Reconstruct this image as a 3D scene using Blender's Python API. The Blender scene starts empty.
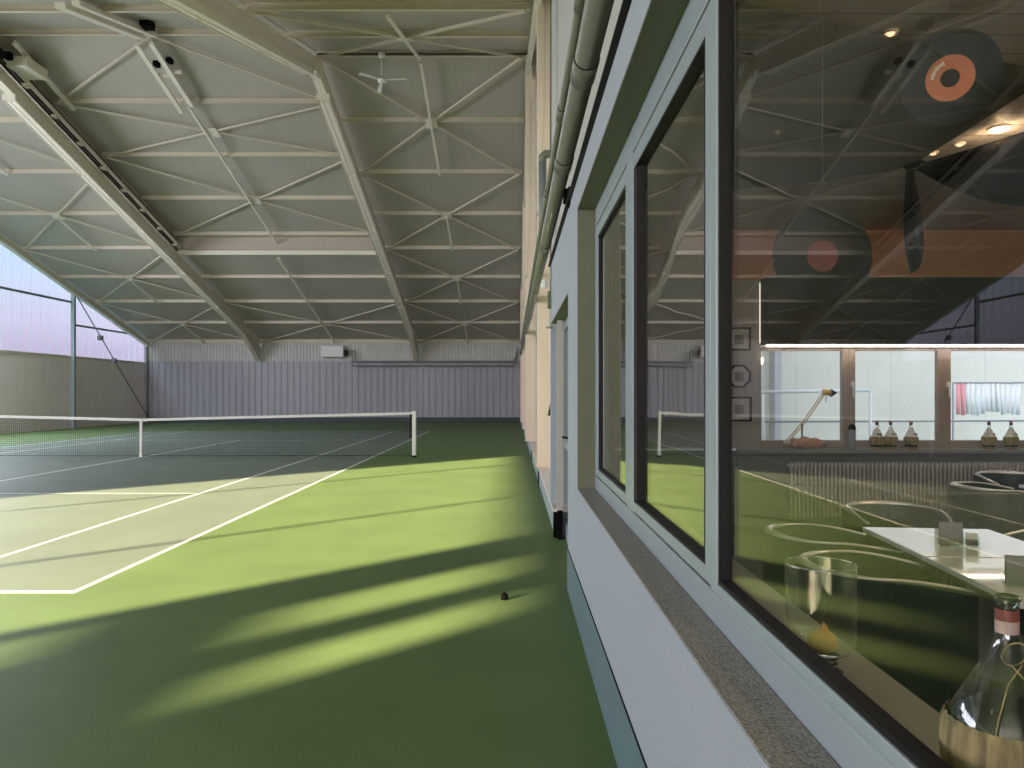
import bpy, bmesh, math, random
from mathutils import Vector, Matrix
random.seed(4)
S = bpy.context.scene
C = S.collection
PI = math.pi
# ------------------------------------------------------------------ helpers
def new(): return bmesh.new()
def box(bm, x0, x1, y0, y1, z0, z1, mi=0):
    v = [bm.verts.new(p) for p in [(x0,y0,z0),(x1,y0,z0),(x1,y1,z0),(x0,y1,z0),(x0,y0,z1),(x1,y0,z1),(x1,y1,z1),(x0,y1,z1)]]
    for f in [(0,3,2,1),(4,5,6,7),(0,1,5,4),(1,2,6,5),(2,3,7,6),(3,0,4,7)]:
        bm.faces.new([v[i] for i in f]).material_index = mi
    return bm
def hexa(bm, pts, mi=0):
    """eight corners: bottom four then top four"""
    v = [bm.verts.new(p) for p in pts]
    for f in [(0,3,2,1),(4,5,6,7),(0,1,5,4),(1,2,6,5),(2,3,7,6),(3,0,4,7)]:
        bm.faces.new([v[i] for i in f]).material_index = mi
    return bm
def beam(bm, a, b, w, h, up=(0,0,1), mi=0):
    """rectangular bar from a to b; w sideways, h along up"""
    a = Vector(a); b = Vector(b); d = (b-a).normalized(); u = Vector(up)
    s = d.cross(u)
    if s.length < 1e-4: s = d.cross(Vector((1,0,0)))
    s.normalize(); u = s.cross(d).normalized()
    s *= w/2; u *= h/2
    return hexa(bm, [a-s-u, a+s-u, b+s-u, b-s-u, a-s+u, a+s+u, b+s+u, b-s+u], mi)
def ibeam(bm, a, b, w, h, t=.015, up=(0,0,1)):
    a = Vector(a); b = Vector(b); d = (b-a).normalized(); s = d.cross(Vector(up)).normalized(); u = s.cross(d).normalized()
    beam(bm, a, b, t, h-2*t-.004, up)
    for k in (-1, 1):
        o = u*(h/2-t/2)*k
        beam(bm, a+o, b+o, w, t, up)
    return bm
def tube(bm, pts, r, n=10, cap=True, mi=0, radii=None):
    pts = [Vector(p) for p in pts]; rings = []
    prev = None
    for i, p in enumerate(pts):
        d = (pts[min(i+1,len(pts)-1)]-pts[max(i-1,0)]).normalized()
        if prev is None:
            s = d.cross(Vector((0,0,1)))
            if s.length < 1e-3: s = d.cross(Vector((1,0,0)))
        else: s = prev - d*prev.dot(d)
        s.normalize(); prev = s; u = s.cross(d)
        rr = radii[i] if radii else r
        rings.append([bm.verts.new(p+(s*math.cos(2*PI*k/n)+u*math.sin(2*PI*k/n))*rr) for k in range(n)])
    for a, b in zip(rings, rings[1:]):
        for k in range(n):
            f = bm.faces.new([a[k],a[(k+1)%n],b[(k+1)%n],b[k]]); f.smooth = True; f.material_index = mi
    if cap:
        bm.faces.new(rings[0]); bm.faces.new(rings[-1])
    return bm
def lathe(bm, prof, c=(0,0,0), n=32, sx=1, sy=1, mi=0, cap=True, fn=None):
    c = Vector(c); rings = []
    for r, z in prof:
        ring = []
        for k in range(n):
            a = 2*PI*k/n; rr = r*(fn(a, z) if fn else 1)
            ring.append(bm.verts.new(c+Vector((rr*math.cos(a)*sx, rr*math.sin(a)*sy, z))))
        rings.append(ring)
    for a, b in zip(rings, rings[1:]):
        for k in range(n):
            f = bm.faces.new([a[k],a[(k+1)%n],b[(k+1)%n],b[k]]); f.smooth = True; f.material_index = mi
    if cap:
        bm.faces.new(rings[0][::-1]); bm.faces.new(rings[-1])
    return bm
def ball(bm, c, r, sx=1, sy=1, sz=1, seg=20):
    bmesh.ops.create_uvsphere(bm, u_segments=seg, v_segments=seg//2, radius=r, matrix=Matrix.Translation(c) @ Matrix.Diagonal((sx,sy,sz,1)))
    for f in bm.faces: f.smooth = True
    return bm
W = {}
def obj(name, bm, mat, parent=None, bevel=0, label=None):
    """links one mesh; vertices are given in world space (or in the parent's own space when the parent sits at the origin)"""
    bmesh.ops.recalc_face_normals(bm, faces=bm.faces[:])
    me = bpy.data.meshes.new(name); bm.to_mesh(me); bm.free()
    o = bpy.data.objects.new(name, me); C.objects.link(o)
    for m in (mat if isinstance(mat, (list,tuple)) else [mat]): me.materials.append(m)
    if parent is not None:
        root = W.get(parent.name, Vector((0,0,0)))
        me.transform(Matrix.Translation(-root)); o.parent = parent; W[o.name] = root
    else: W[o.name] = Vector((0,0,0))
    if bevel:
        b = o.modifiers.new('bevel', 'BEVEL'); b.width = bevel; b.segments = 2; b.limit_method = 'ANGLE'
    if label: o['label'] = label
    return o
def thing(name, label, cat, loc=(0,0,0), group=None):
    o = bpy.data.objects.new(name, None); C.objects.link(o); o.empty_display_size = .1
    o.location = loc; W[o.name] = Vector(loc)
    return tag(o, label, cat, group)
def tag(o, label, cat, group=None):
    o['label'] = label; o['category'] = cat
    if group: o['group'] = group
    return o
def struct(name, bm, mat, parent=None, bevel=0):
    o = obj(name, bm, mat, parent, bevel)
    if parent is None: o['kind'] = 'structure'
    return o
def dup(root, loc, rotz=0, label=None, group=None):
    def cp(o, par):
        c = o.copy(); C.objects.link(c)
        if par: c.parent = par
        for ch in [k for k in o.children]: cp(ch, c)
        return c
    r = cp(root, None); r.location = loc; r.rotation_euler = (0,0,rotz)
    if label: r['label'] = label
    if group: r['group'] = group
    return r
# ------------------------------------------------------------------ materials
def srgb(r, g, b):
    f = lambda c: (c/255/12.92 if c/255 <= .04045 else ((c/255+.055)/1.055)**2.4)
    return (f(r), f(g), f(b), 1)
def mat(name, col, rough=.6, metal=0, noise=0, nscale=8, bump=0, bscale=60, spec=.5, emit=None, stretch=(1,1,1), trans=0, alpha=1, ior=1.45, coat=0):
    m = bpy.data.materials.new(name); m.use_nodes = True
    N = m.node_tree.nodes; L = m.node_tree.links; p = N['Principled BSDF']
    p.inputs['Base Color'].default_value = col; p.inputs['Roughness'].default_value = rough
    p.inputs['Metallic'].default_value = metal; p.inputs['Specular IOR Level'].default_value = spec
    p.inputs['Transmission Weight'].default_value = trans; p.inputs['IOR'].default_value = ior
    p.inputs['Coat Weight'].default_value = coat; p.inputs['Alpha'].default_value = alpha
    if emit: p.inputs['Emission Color'].default_value = emit[0]; p.inputs['Emission Strength'].default_value = emit[1]
    tc = N.new('ShaderNodeTexCoord'); mp = N.new('ShaderNodeMapping'); mp.inputs['Scale'].default_value = stretch
    geo = N.new('ShaderNodeNewGeometry'); L.new(geo.outputs['Position'], mp.inputs['Vector'])
    if noise:
        n = N.new('ShaderNodeTexNoise'); n.inputs['Scale'].default_value = nscale; n.inputs['Detail'].default_value = 6
        L.new(mp.outputs[0], n.inputs['Vector'])
        r = N.new('ShaderNodeMapRange'); r.inputs[1].default_value = .25; r.inputs[2].default_value = .75
        r.inputs[3].default_value = 1-noise; r.inputs[4].default_value = 1+noise
        L.new(n.outputs[0], r.inputs[0])
        x = N.new('ShaderNodeMix'); x.data_type = 'RGBA'; x.blend_type = 'MULTIPLY'; x.inputs[0].default_value = 1
        x.inputs[6].default_value = col; L.new(r.outputs[0], x.inputs[7]); L.new(x.outputs[2], p.inputs['Base Color'])
    if bump:
        n = N.new('ShaderNodeTexNoise'); n.inputs['Scale'].default_value = bscale; n.inputs['Detail'].default_value = 4
        L.new(mp.outputs[0], n.inputs['Vector'])
        b = N.new('ShaderNodeBump'); b.inputs['Strength'].default_value = bump; b.inputs['Distance'].default_value = .01
        L.new(n.outputs[0], b.inputs['Height']); L.new(b.outputs[0], p.inputs['Normal'])
    return m
def stripes(m, axis, period, dark, width=.08, strength=1):
    """panel joints: thin bands across one axis, darker by 'dark', laid over whatever feeds Base Color"""
    N = m.node_tree.nodes; L = m.node_tree.links; p = N['Principled BSDF']
    g = N.new('ShaderNodeNewGeometry'); s = N.new('ShaderNodeSeparateXYZ'); L.new(g.outputs['Position'], s.inputs[0])
    d = N.new('ShaderNodeMath'); d.operation = 'DIVIDE'; d.inputs[1].default_value = period; L.new(s.outputs[axis], d.inputs[0])
    f = N.new('ShaderNodeMath'); f.operation = 'FRACT'; L.new(d.outputs[0], f.inputs[0])
    l = N.new('ShaderNodeMath'); l.operation = 'LESS_THAN'; l.inputs[1].default_value = width; L.new(f.outputs[0], l.inputs[0])
    r = N.new('ShaderNodeMath'); r.operation = 'MULTIPLY_ADD'; r.inputs[1].default_value = -dark; r.inputs[2].default_value = 1
    L.new(l.outputs[0], r.inputs[0])
    x = N.new('ShaderNodeMix'); x.data_type = 'RGBA'; x.blend_type = 'MULTIPLY'; x.inputs[0].default_value = 1
    if p.inputs['Base Color'].links: L.new(p.inputs['Base Color'].links[0].from_socket, x.inputs[6])
    else: x.inputs[6].default_value = p.inputs['Base Color'].default_value
    L.new(r.outputs[0], x.inputs[7]); L.new(x.outputs[2], p.inputs['Base Color'])
    return m
def pane_mat(name, gain=2.0, tint=(1,1,1,1), refl=(1,1,1,1), wave=0, wscale=1.5):
    m = bpy.data.materials.new(name); m.use_nodes = True
    N = m.node_tree.nodes; L = m.node_tree.links; N.remove(N['Principled BSDF']); out = N['Material Output']
    geo = N.new('ShaderNodeNewGeometry'); dot = N.new('ShaderNodeVectorMath'); dot.operation = 'DOT_PRODUCT'
    L.new(geo.outputs['Incoming'], dot.inputs[0]); L.new(geo.outputs['Normal'], dot.inputs[1])
    def mth(op, a, b=None, c=None):
        k = N.new('ShaderNodeMath'); k.operation = op
        for i, v in enumerate((a, b, c)):
            if v is None: continue
            if isinstance(v, (int, float)): k.inputs[i].default_value = v
            else: L.new(v, k.inputs[i])
        return k.outputs[0]
    cs = mth('ABSOLUTE', dot.outputs['Value'])
    f = mth('MULTIPLY_ADD', mth('POWER', mth('SUBTRACT', 1, cs), 5), .96, .04)
    R = mth('DIVIDE', mth('MULTIPLY', f, gain), mth('MULTIPLY_ADD', f, gain-1, 1))
    t = N.new('ShaderNodeBsdfTransparent'); t.inputs[0].default_value = tint
    g = N.new('ShaderNodeBsdfGlossy'); g.inputs['Roughness'].default_value = 0; g.inputs[0].default_value = refl
    if wave:
        n = N.new('ShaderNodeTexNoise'); n.inputs['Scale'].default_value = wscale; n.inputs['Detail'].default_value = 1
        L.new(geo.outputs['Position'], n.inputs['Vector'])
        b = N.new('ShaderNodeBump'); b.inputs['Strength'].default_value = 1; b.inputs['Distance'].default_value = wave
        L.new(n.outputs[0], b.inputs['Height']); L.new(b.outputs[0], g.inputs['Normal'])
    mx = N.new('ShaderNodeMixShader'); L.new(R, mx.inputs[0]); L.new(t.outputs[0], mx.inputs[1]); L.new(g.outputs[0], mx.inputs[2])
    L.new(mx.outputs[0], out.inputs[0])
    return m
def sheer_mat(name, fac, col, transl=True, tint=(1,1,1,1)):
    m = bpy.data.materials.new(name); m.use_nodes = True
    N = m.node_tree.nodes; L = m.node_tree.links; N.remove(N['Principled BSDF']); out = N['Material Output']
    t = N.new('ShaderNodeBsdfTransparent'); t.inputs[0].default_value = tint
    d = N.new('ShaderNodeBsdfDiffuse'); d.inputs[0].default_value = col
    l = N.new('ShaderNodeBsdfTranslucent'); l.inputs[0].default_value = col
    a = N.new('ShaderNodeMixShader'); a.inputs[0].default_value = .5 if transl else 0
    L.new(d.outputs[0], a.inputs[1]); L.new(l.outputs[0], a.inputs[2])
    mx = N.new('ShaderNodeMixShader'); mx.inputs[0].default_value = fac
    L.new(t.outputs[0], mx.inputs[1]); L.new(a.outputs[0], mx.inputs[2]); L.new(mx.outputs[0], out.inputs[0])
    return m
M = {}
M['green']  = mat('green_court_surround', (.128,.200,.078,1), .55, noise=.12, nscale=1.3, bump=.2, bscale=90, spec=.3)
M['court']  = mat('grey_green_court', (.175,.22,.180,1), .55, noise=.08, nscale=1.1, bump=.2, bscale=90, spec=.3)
M['line']   = mat('white_line_paint', (.85,.87,.82,1), .6)
M['steel']  = mat('cream_painted_steel', (.66,.575,.47,1), .45, noise=.05, nscale=3)
M['steelw'] = mat('white_painted_steel', (.80,.74,.63,1), .4, noise=.04, nscale=3)
M['column'] = mat('cream_column_paint', (.90,.75,.62,1), .5, noise=.04, nscale=2)
M['roof']   = stripes(mat('grey_green_roof_sheet', (.47,.435,.37,1), .5, noise=.05, nscale=.7), 0, .30, .10, .06)
M['roof2']  = M['roof']
M['step']   = mat('pinkish_step_flashing', (.50,.42,.36,1), .5, noise=.05)
M['gap']    = mat('dark_gap', (.03,.03,.028,1), .7)
M['wallfar']= stripes(mat('grey_wall_sheet', (.40,.39,.43,1), .4, noise=.10, nscale=1.2, stretch=(1,1,.15)), 0, .34, .16, .10)
M['wallup'] = stripes(mat('pale_corrugated_sheet', (.60,.58,.54,1), .4, noise=.1, nscale=2), 0, .17, .22, .2)
M['wallleft']=stripes(mat('warm_grey_wall_panel', (.93,.82,.82,1), .5, noise=.04, nscale=1), 1, .55, .12, .05)
M['base']   = mat('dark_teal_skirting', (.045,.065,.07,1), .5)
M['render'] = mat('rough_lavender_white_render', (.46,.50,.60,1), .9, noise=.07, nscale=160, bump=.9, bscale=170)
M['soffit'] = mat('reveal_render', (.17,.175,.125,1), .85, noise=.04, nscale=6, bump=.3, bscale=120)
M['sill']   = mat('speckled_grey_granite_sill', (.30,.285,.27,1), .7, noise=.6, nscale=150, bump=.5, bscale=150)
M['turq']   = mat('turquoise_grey_base_paint', (.13,.20,.235,1), .6, noise=.05, nscale=2)
M['frame']  = mat('light_blue_grey_window_frame', (.32,.38,.43,1), .35)
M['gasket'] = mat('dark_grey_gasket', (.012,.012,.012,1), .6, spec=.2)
M['wallr']  = mat('pale_gable_panel', (.52,.50,.48,1), .6, noise=.03, nscale=2)
M['duct']   = mat('grey_green_duct', (.19,.195,.165,1), .33, noise=.05, nscale=3)
M['black']  = mat('matt_black', (.006,.006,.006,1), .9, spec=.05)
M['ledge']  = mat('pinkish_white_ledge', (.80,.72,.68,1), .5)
M['curb']   = mat('grey_blue_curb', (.33,.40,.43,1), .6)
M['netmesh']= mat('dark_net_cord', (.02,.03,.028,1), .8)
M['white']  = mat('white_enamel', (.82,.82,.78,1), .4)
M['diffuser'] = mat('cream_diffuser', (.93,.84,.74,1), .4)
M['canvas'] = mat('white_canvas_band', (.85,.83,.80,1), .8)
M['pane']   = pane_mat('double_glazing', .7)
M['panew']  = pane_mat('wavy_double_glazing', 2.0, wave=.0022, wscale=1.6)
M['panef']  = pane_mat('inner_window_glass', 1.0)
def poly_mat():
    m = bpy.data.materials.new('ribbed_polycarbonate'); m.use_nodes = True
    N = m.node_tree.nodes; L = m.node_tree.links; N.remove(N['Principled BSDF']); out = N['Material Output']
    g = N.new('ShaderNodeNewGeometry'); s = N.new('ShaderNodeSeparateXYZ'); L.new(g.outputs['Position'], s.inputs[0])
    d = N.new('ShaderNodeMath'); d.operation = 'DIVIDE'; d.inputs[1].default_value = .58; L.new(s.outputs[1], d.inputs[0])
    f = N.new('ShaderNodeMath'); f.operation = 'FRACT'; L.new(d.outputs[0], f.inputs[0])
    l = N.new('ShaderNodeMath'); l.operation = 'LESS_THAN'; l.inputs[1].default_value = .14; L.new(f.outputs[0], l.inputs[0])
    r = N.new('ShaderNodeMath'); r.operation = 'MULTIPLY_ADD'; r.inputs[1].default_value = .30; r.inputs[2].default_value = .10; L.new(l.outputs[0], r.inputs[0])
    t = N.new('ShaderNodeBsdfTransparent'); t.inputs[0].default_value = (.97,.98,1,1)
    a = N.new('ShaderNodeBsdfTranslucent'); a.inputs[0].default_value = (.85,.88,.95,1)
    mx = N.new('ShaderNodeMixShader'); L.new(r.outputs[0], mx.inputs[0]); L.new(t.outputs[0], mx.inputs[1]); L.new(a.outputs[0], mx.inputs[2])
    L.new(mx.outputs[0], out.inputs[0]); return m
M['poly'] = poly_mat()
# interior
M['plank'] = stripes(mat('grey_brown_ceiling_boards', (.34,.29,.24,1), .5, noise=.08, nscale=3, stretch=(.3,6,1)), 1, .21, .55, .06)
M['salmon']= mat('salmon_plaster', (.50,.27,.19,1), .8, noise=.05)
M['inwall']= mat('grey_interior_wall', (.36,.34,.32,1), .8, noise=.04)
M['lowwall']= mat('dark_grey_dado', (.15,.16,.16,1), .7)
M['infloor']=mat('dark_interior_floor', (.045,.055,.045,1), .35, noise=.1)
M['valance']=mat('black_valance', (.012,.016,.016,1), .6)
M['taupe'] = mat('taupe_window_frame', (.30,.25,.22,1), .4)
M['insill']= mat('stone_inner_sill', (.27,.28,.25,1), .35, noise=.1, nscale=5)
M['table'] = mat('glossy_white_tabletop', (.84,.88,.92,1), .14, coat=1)
M['tubdark']=mat('dark_green_tub_shell', (.014,.028,.018,1), .4)
M['rim']   = mat('chair_rim_highlight', (.96,.94,.90,1), .32, metal=.55)  # window light glinting on the dark shell edge, painted as a pale rim
M['vinyl'] = mat('black_vinyl', (.008,.012,.011,1), .7, spec=.15)
M['label_o']=mat('orange_record_label', (.42,.13,.05,1), .6)
M['label_r']=mat('dark_red_record_label', (.10,.02,.016,1), .6)
M['lamp_on']=mat('lit_lamp', (1,.8,.5,1), .5, emit=((1,.62,.3,1), 45))
M['glow_dim']=mat('dim_glow', (1,.7,.45,1), .5, emit=((1,.60,.35,1), 1.6))  # weak glow standing in for pane reflections, also in the added pendants
M['led2']  = mat('soft_led_strip', (1,.95,.85,1), .5, emit=((1,.86,.66,1), 1.2))
M['led']   = mat('lit_led_strip', (1,.95,.85,1), .5, emit=((1,.86,.66,1), 14))
M['fabric']= sheer_mat('sheer_grey_green_fabric', .72, (.13,.14,.11,1))
M['fabric2']=mat('dark_navy_fabric', (.010,.012,.020,1), .9, spec=.1, noise=.4, nscale=30, stretch=(1,1,4))
M['clear'] = mat('clear_glass', (.93,.97,.94,1), 0, trans=1, ior=1.45)
M['thin']  = pane_mat('thin_vase_glass', 2.2, tint=(.93,.97,.92,1))
M['bottle']= pane_mat('pale_green_bottle_glass', 2.2, tint=(.62,.74,.68,1))
M['straw'] = mat('woven_straw', (.27,.21,.10,1), .7, noise=.75, nscale=60, stretch=(1,1,.15), bump=.5, bscale=80)
M['cap_r'] = mat('red_bottle_cap', (.20,.045,.035,1), .5)
M['necklabel'] = mat('pinkish_neck_label', (.50,.36,.34,1), .7)
M['paper'] = mat('off_white_paper', (.75,.73,.68,1), .7)
M['wine']  = mat('dark_wine', (.02,.035,.025,1), .1, trans=.3)
M['orange']= mat('orange_wax', (.60,.30,.07,1), .5)
M['brass'] = mat('yellow_brass', (.75,.50,.12,1), .3, metal=.4)
M['shell'] = mat('pinkish_brown_shell', (.55,.33,.24,1), .5, noise=.35, nscale=25)
M['grey']  = mat('mid_grey_plastic', (.22,.24,.25,1), .5)
M['outwall']=stripes(mat('pale_outer_wall', (.72,.67,.54,1), .7, noise=.04, nscale=2), 0, .9, .12, .03)
M['outfloor']=mat('turquoise_yard_floor', (.25,.42,.38,1), .6)
M['pink']  = mat('pink_cloth', (.85,.35,.35,1), .8)
M['blocker'] = mat('sun_blocker_grey', (.35,.33,.30,1), .8)
# ------------------------------------------------------------------ dimensions
YF, YR, YN, SL = 38.8, 18.6, 2.0, .288
XL, XR = -19.3, .65
ZE = 4.25
def zr(y): return ZE + SL*(YF-y) if y > YR else ZE + SL*(YF-YR) - SL*(YR-y)
UP = .55
F1, F2 = -13.25, -5.0
CX = -8.83; YB = 17.5
# ------------------------------------------------------------------ floor with painted court
bm = new()
lw = .05
hs, hd, L_, sv = 4.115, 5.485, 11.885, 6.40
xs = sorted({XL-1, CX-hd-lw, CX-hd+0, CX-hs-lw/2, CX-hs+lw/2, CX-lw/2, CX+lw/2, CX+hs-lw/2, CX+hs+lw/2, CX+hd, CX+hd+lw, XR+.3})
ys = sorted({-17.0, YB-L_-.08, YB-L_, YB-sv-lw/2, YB-sv+lw/2, YB, YB+sv-lw/2, YB+sv+lw/2, YB+L_, YB+L_+lw, YF+.6})
def kind(x, y):
    inx = abs(x-CX) <= hd+lw; iny = abs(y-YB) <= L_+.08
    if not (inx and iny): return 0
    if abs(y-YB) > L_ or abs(x-CX) > hd: return 2
    if abs(abs(x-CX)-hs) < lw/2: return 2
    if abs(x-CX) < hs:
        if abs(abs(y-YB)-sv) < lw/2: return 2
        if abs(x-CX) < lw/2 and abs(y-YB) < sv: return 2
    return 1
gv = {(x,y): bm.verts.new((x,y,0)) for x in xs for y in ys}
for i in range(len(xs)-1):
    for j in range(len(ys)-1):
        f = bm.faces.new([gv[xs[i],ys[j]], gv[xs[i+1],ys[j]], gv[xs[i+1],ys[j+1]], gv[xs[i],ys[j+1]]])
        f.material_index = kind((xs[i]+xs[i+1])/2, (ys[j]+ys[j+1])/2)
struct('floor', bm, [M['green'], M['court'], M['line']])
# ------------------------------------------------------------------ roof
def slope(bm, x0, x1, y0, y1, dz, t=.08):
    hexa(bm, [(x0,y0,zr(y0)+dz),(x1,y0,zr(y0)+dz),(x1,y1,zr(y1)+dz),(x0,y1,zr(y1)+dz),
              (x0,y0,zr(y0)+dz+t),(x1,y0,zr(y0)+dz+t),(x1,y1,zr(y1)+dz+t),(x0,y1,zr(y1)+dz+t)])
YO = 29.15; YO2 = 2*YR-YO
bm = new()
RD = .11
for x0, x1 in ((XL-.1, F1), (F2, XR+.1)):
    slope(bm, x0, x1, YR, YF+.2, RD); slope(bm, x0, x1, YN, YR, RD)
slope(bm, F1, F2, YO, YF+.2, RD); slope(bm, F1, F2, YN, YO2, RD)
slope(bm, F1, F2, YR, YO+.1, RD+UP); slope(bm, F1, F2, YO2-.1, YR, RD+UP)
struct('ceiling', bm, M['roof'])
bm = new()     # the step at the end of the raised roof and its side skirts
for y in (YO, YO2):
    box(bm, F1, F2, y-.04, y+.04, zr(y)+.02, zr(y)+UP+.12)
    box(bm, F1, F2, y-.10, y-.05, zr(y)+.18, zr(y)+.26)
for x in (F1-.02, F2+.02):
    for a, b in ((YO2, YR), (YR, YO)):
        hexa(bm, [(x-.02,a,zr(a)+.1),(x+.02,a,zr(a)+.1),(x+.02,b,zr(b)+.1),(x-.02,b,zr(b)+.1),(x-.02,a,zr(a)+UP+.12),(x+.02,a,zr(a)+UP+.12),(x+.02,b,zr(b)+UP+.12),(x-.02,b,zr(b)+UP+.12)])
struct('trim_1', bm, M['step'])
b = new(); box(b, F1+.1, F2-.1, YO-.16, YO-.06, zr(YO)-.02, zr(YO)+.13); box(b, F1+.1, F2-.1, YO-.20, YO-.06, zr(YO)-.04, zr(YO)-.022); struct('trim_14', b, M['steelw'])
bm = new()     # dark slot along the raised section beside the left rafter
for a, b in ((YO2+.2, YR), (YR, YO-.2)):
    beam(bm, (F1+.03,a,zr(a)+.36), (F1+.03,b,zr(b)+.36), .03, .26)
struct('trim_2', bm, M['gap'])
ordn = ['first','second','third','fourth','fifth','sixth','seventh','eighth','ninth','tenth']
# purlins
SP = (YF-.1-YR)/8
bays = [('left', XL, F1), ('middle', F1, F2), ('right', F2, XR-.25)]
for bname, x0, x1 in bays:
    for i in range(9):
        y = YR + SP*i
        raised = bname == 'middle' and y < YO
        z = zr(y) + (UP if raised else 0) + .03
        b = new()
        # Z section: lower lip, web, upper lip
        box(b, x0+.06, x1-.06, y-.035, y+.035, z-.065, z-.05); box(b, x0+.06, x1-.06, y-.008, y+.008, z-.05, z+.06); box(b, x0+.06, x1-.06, y-.035, y+.035, z+.06, z+.075)
        n = 8-i
        where = ('at the far eave' if n == 0 else 'along the roof ridge' if i == 0 else '%s up from the far eave' % ordn[n])
        o = obj('roof_purlin', b, M['steel']); tag(o, 'cream steel purlin %s under the %s roof bay' % (where, bname), 'purlin', 'purlins of the %s roof bay' % bname)
    for i in range(1, 7):
        y = YR - SP*i
        if bname == 'left' : continue
        raised = bname == 'middle' and y > YO2
        z = zr(y) + (UP if raised else 0) + .03
        b = new(); box(b, x0+.06, x1-.06, y-.035, y+.035, z-.065, z-.05); box(b, x0+.06, x1-.06, y-.008, y+.008, z-.05, z+.06); box(b, x0+.06, x1-.06, y-.035, y+.035, z+.06, z+.075)
        if i > 3: continue
        o = obj('roof_purlin', b, M['steel']); tag(o, 'cream steel purlin %s on the near side of the ridge in the %s bay' % (ordn[i-1], bname), 'purlin', 'purlins of the near slope')
# rafters
def rafter(x, label, haunch=True, w=.22, h=.34):
    t = thing('steel_rafter', label, 'beam', (x, YF-.3, 0))
    b = new()
    for a, c in ((YR, YF-.25), (YN+.2, YR)):
        o = .08+h/2
        ibeam(b, (x,a,zr(a)-o), (x,c,zr(c)-o), w, h)
    obj('beam', b, M['steelw'], t)
    if haunch:
        b = new(); ya, yb = YF-.42, YF-3.2
        za, zb = zr(ya)-.08-h, zr(yb)-.08-h
        hexa(b, [(x-w/2,yb,zb-.03),(x+w/2,yb,zb-.03),(x+w/2,ya,za-.75),(x-w/2,ya,za-.75),(x-w/2,yb,zb),(x+w/2,yb,zb),(x+w/2,ya,za),(x-w/2,ya,za)])
        obj('haunch', b, M['steel'], t)
    b = new(); beam(b, (x,YR,zr(YR)-.55), (x,YR,zr(YR)-.02), .26, .16); obj('ridge_plate', b, M['steelw'], t)
    return t
rafter(F1, 'long cream steel rafter left of the hall beside the raised roof section')
rafter(F2, 'long cream steel rafter in the middle of the ceiling with a light strip below')
rafter(XR-.22, 'narrow dark edged rafter hugging the right gable wall', False, .10, .20)
rafter(XL+.2, 'sloping steel edge beam along the top of the left glazed gable', False, .2, .26)
# light strips under the rafters
def strip(x, y0, y1, label):
    t = thing('fluorescent_light_strip', label, 'ceiling light', (x, (y0+y1)/2, zr((y0+y1)/2)-.5))
    b = new(); q = lambda y: zr(y)-.08-.34-.085
    beam(b, (x,y0,q(y0)), (x,y1,q(y1)), .33, .10)
    for s in (-1,1): beam(b, (x+s*.155,y0,q(y0)-.065), (x+s*.155,y1,q(y1)-.065), .02, .05)
    obj('housing', b, M['steelw'], t)
    n = max(4, int(abs(y1-y0)/2.9))
    for i in range(n):
        a = y0+(y1-y0)*(i+.02)/n; c = y0+(y1-y0)*(i+.98)/n
        b = new()
        for s in (-.07, .07): beam(b, (x+s,a,q(a)-.066), (x+s,c,q(c)-.066), .10, .03)
        obj('diffuser', b, M['diffuser'], t)
    for y in (y0,y1):
        b = new(); beam(b, (x,y-.03,q(y)), (x,y+.03,q(y)), .35, .16); obj('end_cap', b, M['steelw'], t)
strip(F2+.02, 19.4, 36.2, 'long cream light strip under the middle rafter on the far slope')
strip(F2+.02, 3.0, 17.8, 'long cream light strip at the top of the picture on the near slope')
strip(F1-.02, 19.4, 36.2, 'long cream light strip under the left rafter running down to the far wall')
# braces
def brace(xa, xb, ya, yb, dz, label, group, stub=True, half=None, r=.03):
    xc, yc = (xa+xb)/2, (ya+yb)/2
    z = lambda y: zr(y)+dz-.05
    t = thing('cross_brace', label, 'roof brace', (xc, yc, z(yc)), group)
    for (x, y) in ((xa,ya),(xb,ya),(xa,yb),(xb,yb)):
        if half == 'near' and y == ya: continue
        cc = (xc, yc, z(yc)) if not half else (xc, ya, z(ya))
        b = new(); beam(b, cc, (x,y,z(y)), .06, .05); obj('diagonal', b, M['steel'], t)
    if not half:
        b = new(); hexa(b, [(xc-.16,yc-.2,z(yc-.2)-.04),(xc+.16,yc-.2,z(yc-.2)-.04),(xc+.16,yc+.2,z(yc+.2)-.04),(xc-.16,yc+.2,z(yc+.2)-.04),(xc-.16,yc-.2,z(yc-.2)-.03),(xc+.16,yc-.2,z(yc-.2)-.03),(xc+.16,yc+.2,z(yc+.2)-.03),(xc-.16,yc+.2,z(yc+.2)-.03)])
        obj('gusset_plate', b, M['steelw'], t)
    if stub:
        b = new(); y2 = yb-.05; y1 = yc if stub == 1 else ya+.1
        beam(b, (xc,y1,z(y1)-.06), (xc,y2,z(y2)-.06), .07, .05); obj('strut', b, M['steelw'], t)
for k in range(4):
    ya = YR+SP*2*k; yb = ya+2*SP
    pos = ('against the ridge','second below the ridge','second above the far wall','next to the far wall')[k]
    brace(F2+.1, XR-.4, ya, yb, 0, 'crossed steel brace in the right roof bay, %s' % pos, 'cross braces of the right bay', 2 if k == 0 else 1)
    brace(XL+.3, F1-.1, ya, yb, 0, 'crossed steel brace in the left roof bay, %s' % pos, 'cross braces of the left bay', 1)
brace(F2+.1, XR-.4, YR-2*SP, YR, 0, 'crossed steel brace at the top of the picture on the near side of the ridge', 'cross braces of the right bay', 2)
brace(F1+.15, F2-.1, YR+SP, YR+2*SP, UP, 'crossed steel brace high in the raised middle roof bay', 'cross braces of the middle bay', 0)
brace(F1+.15, F2-.1, YR+2*SP, YR+4*SP, UP, 'crossed steel brace low in the raised middle roof bay', 'cross braces of the middle bay', 0)
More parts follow.
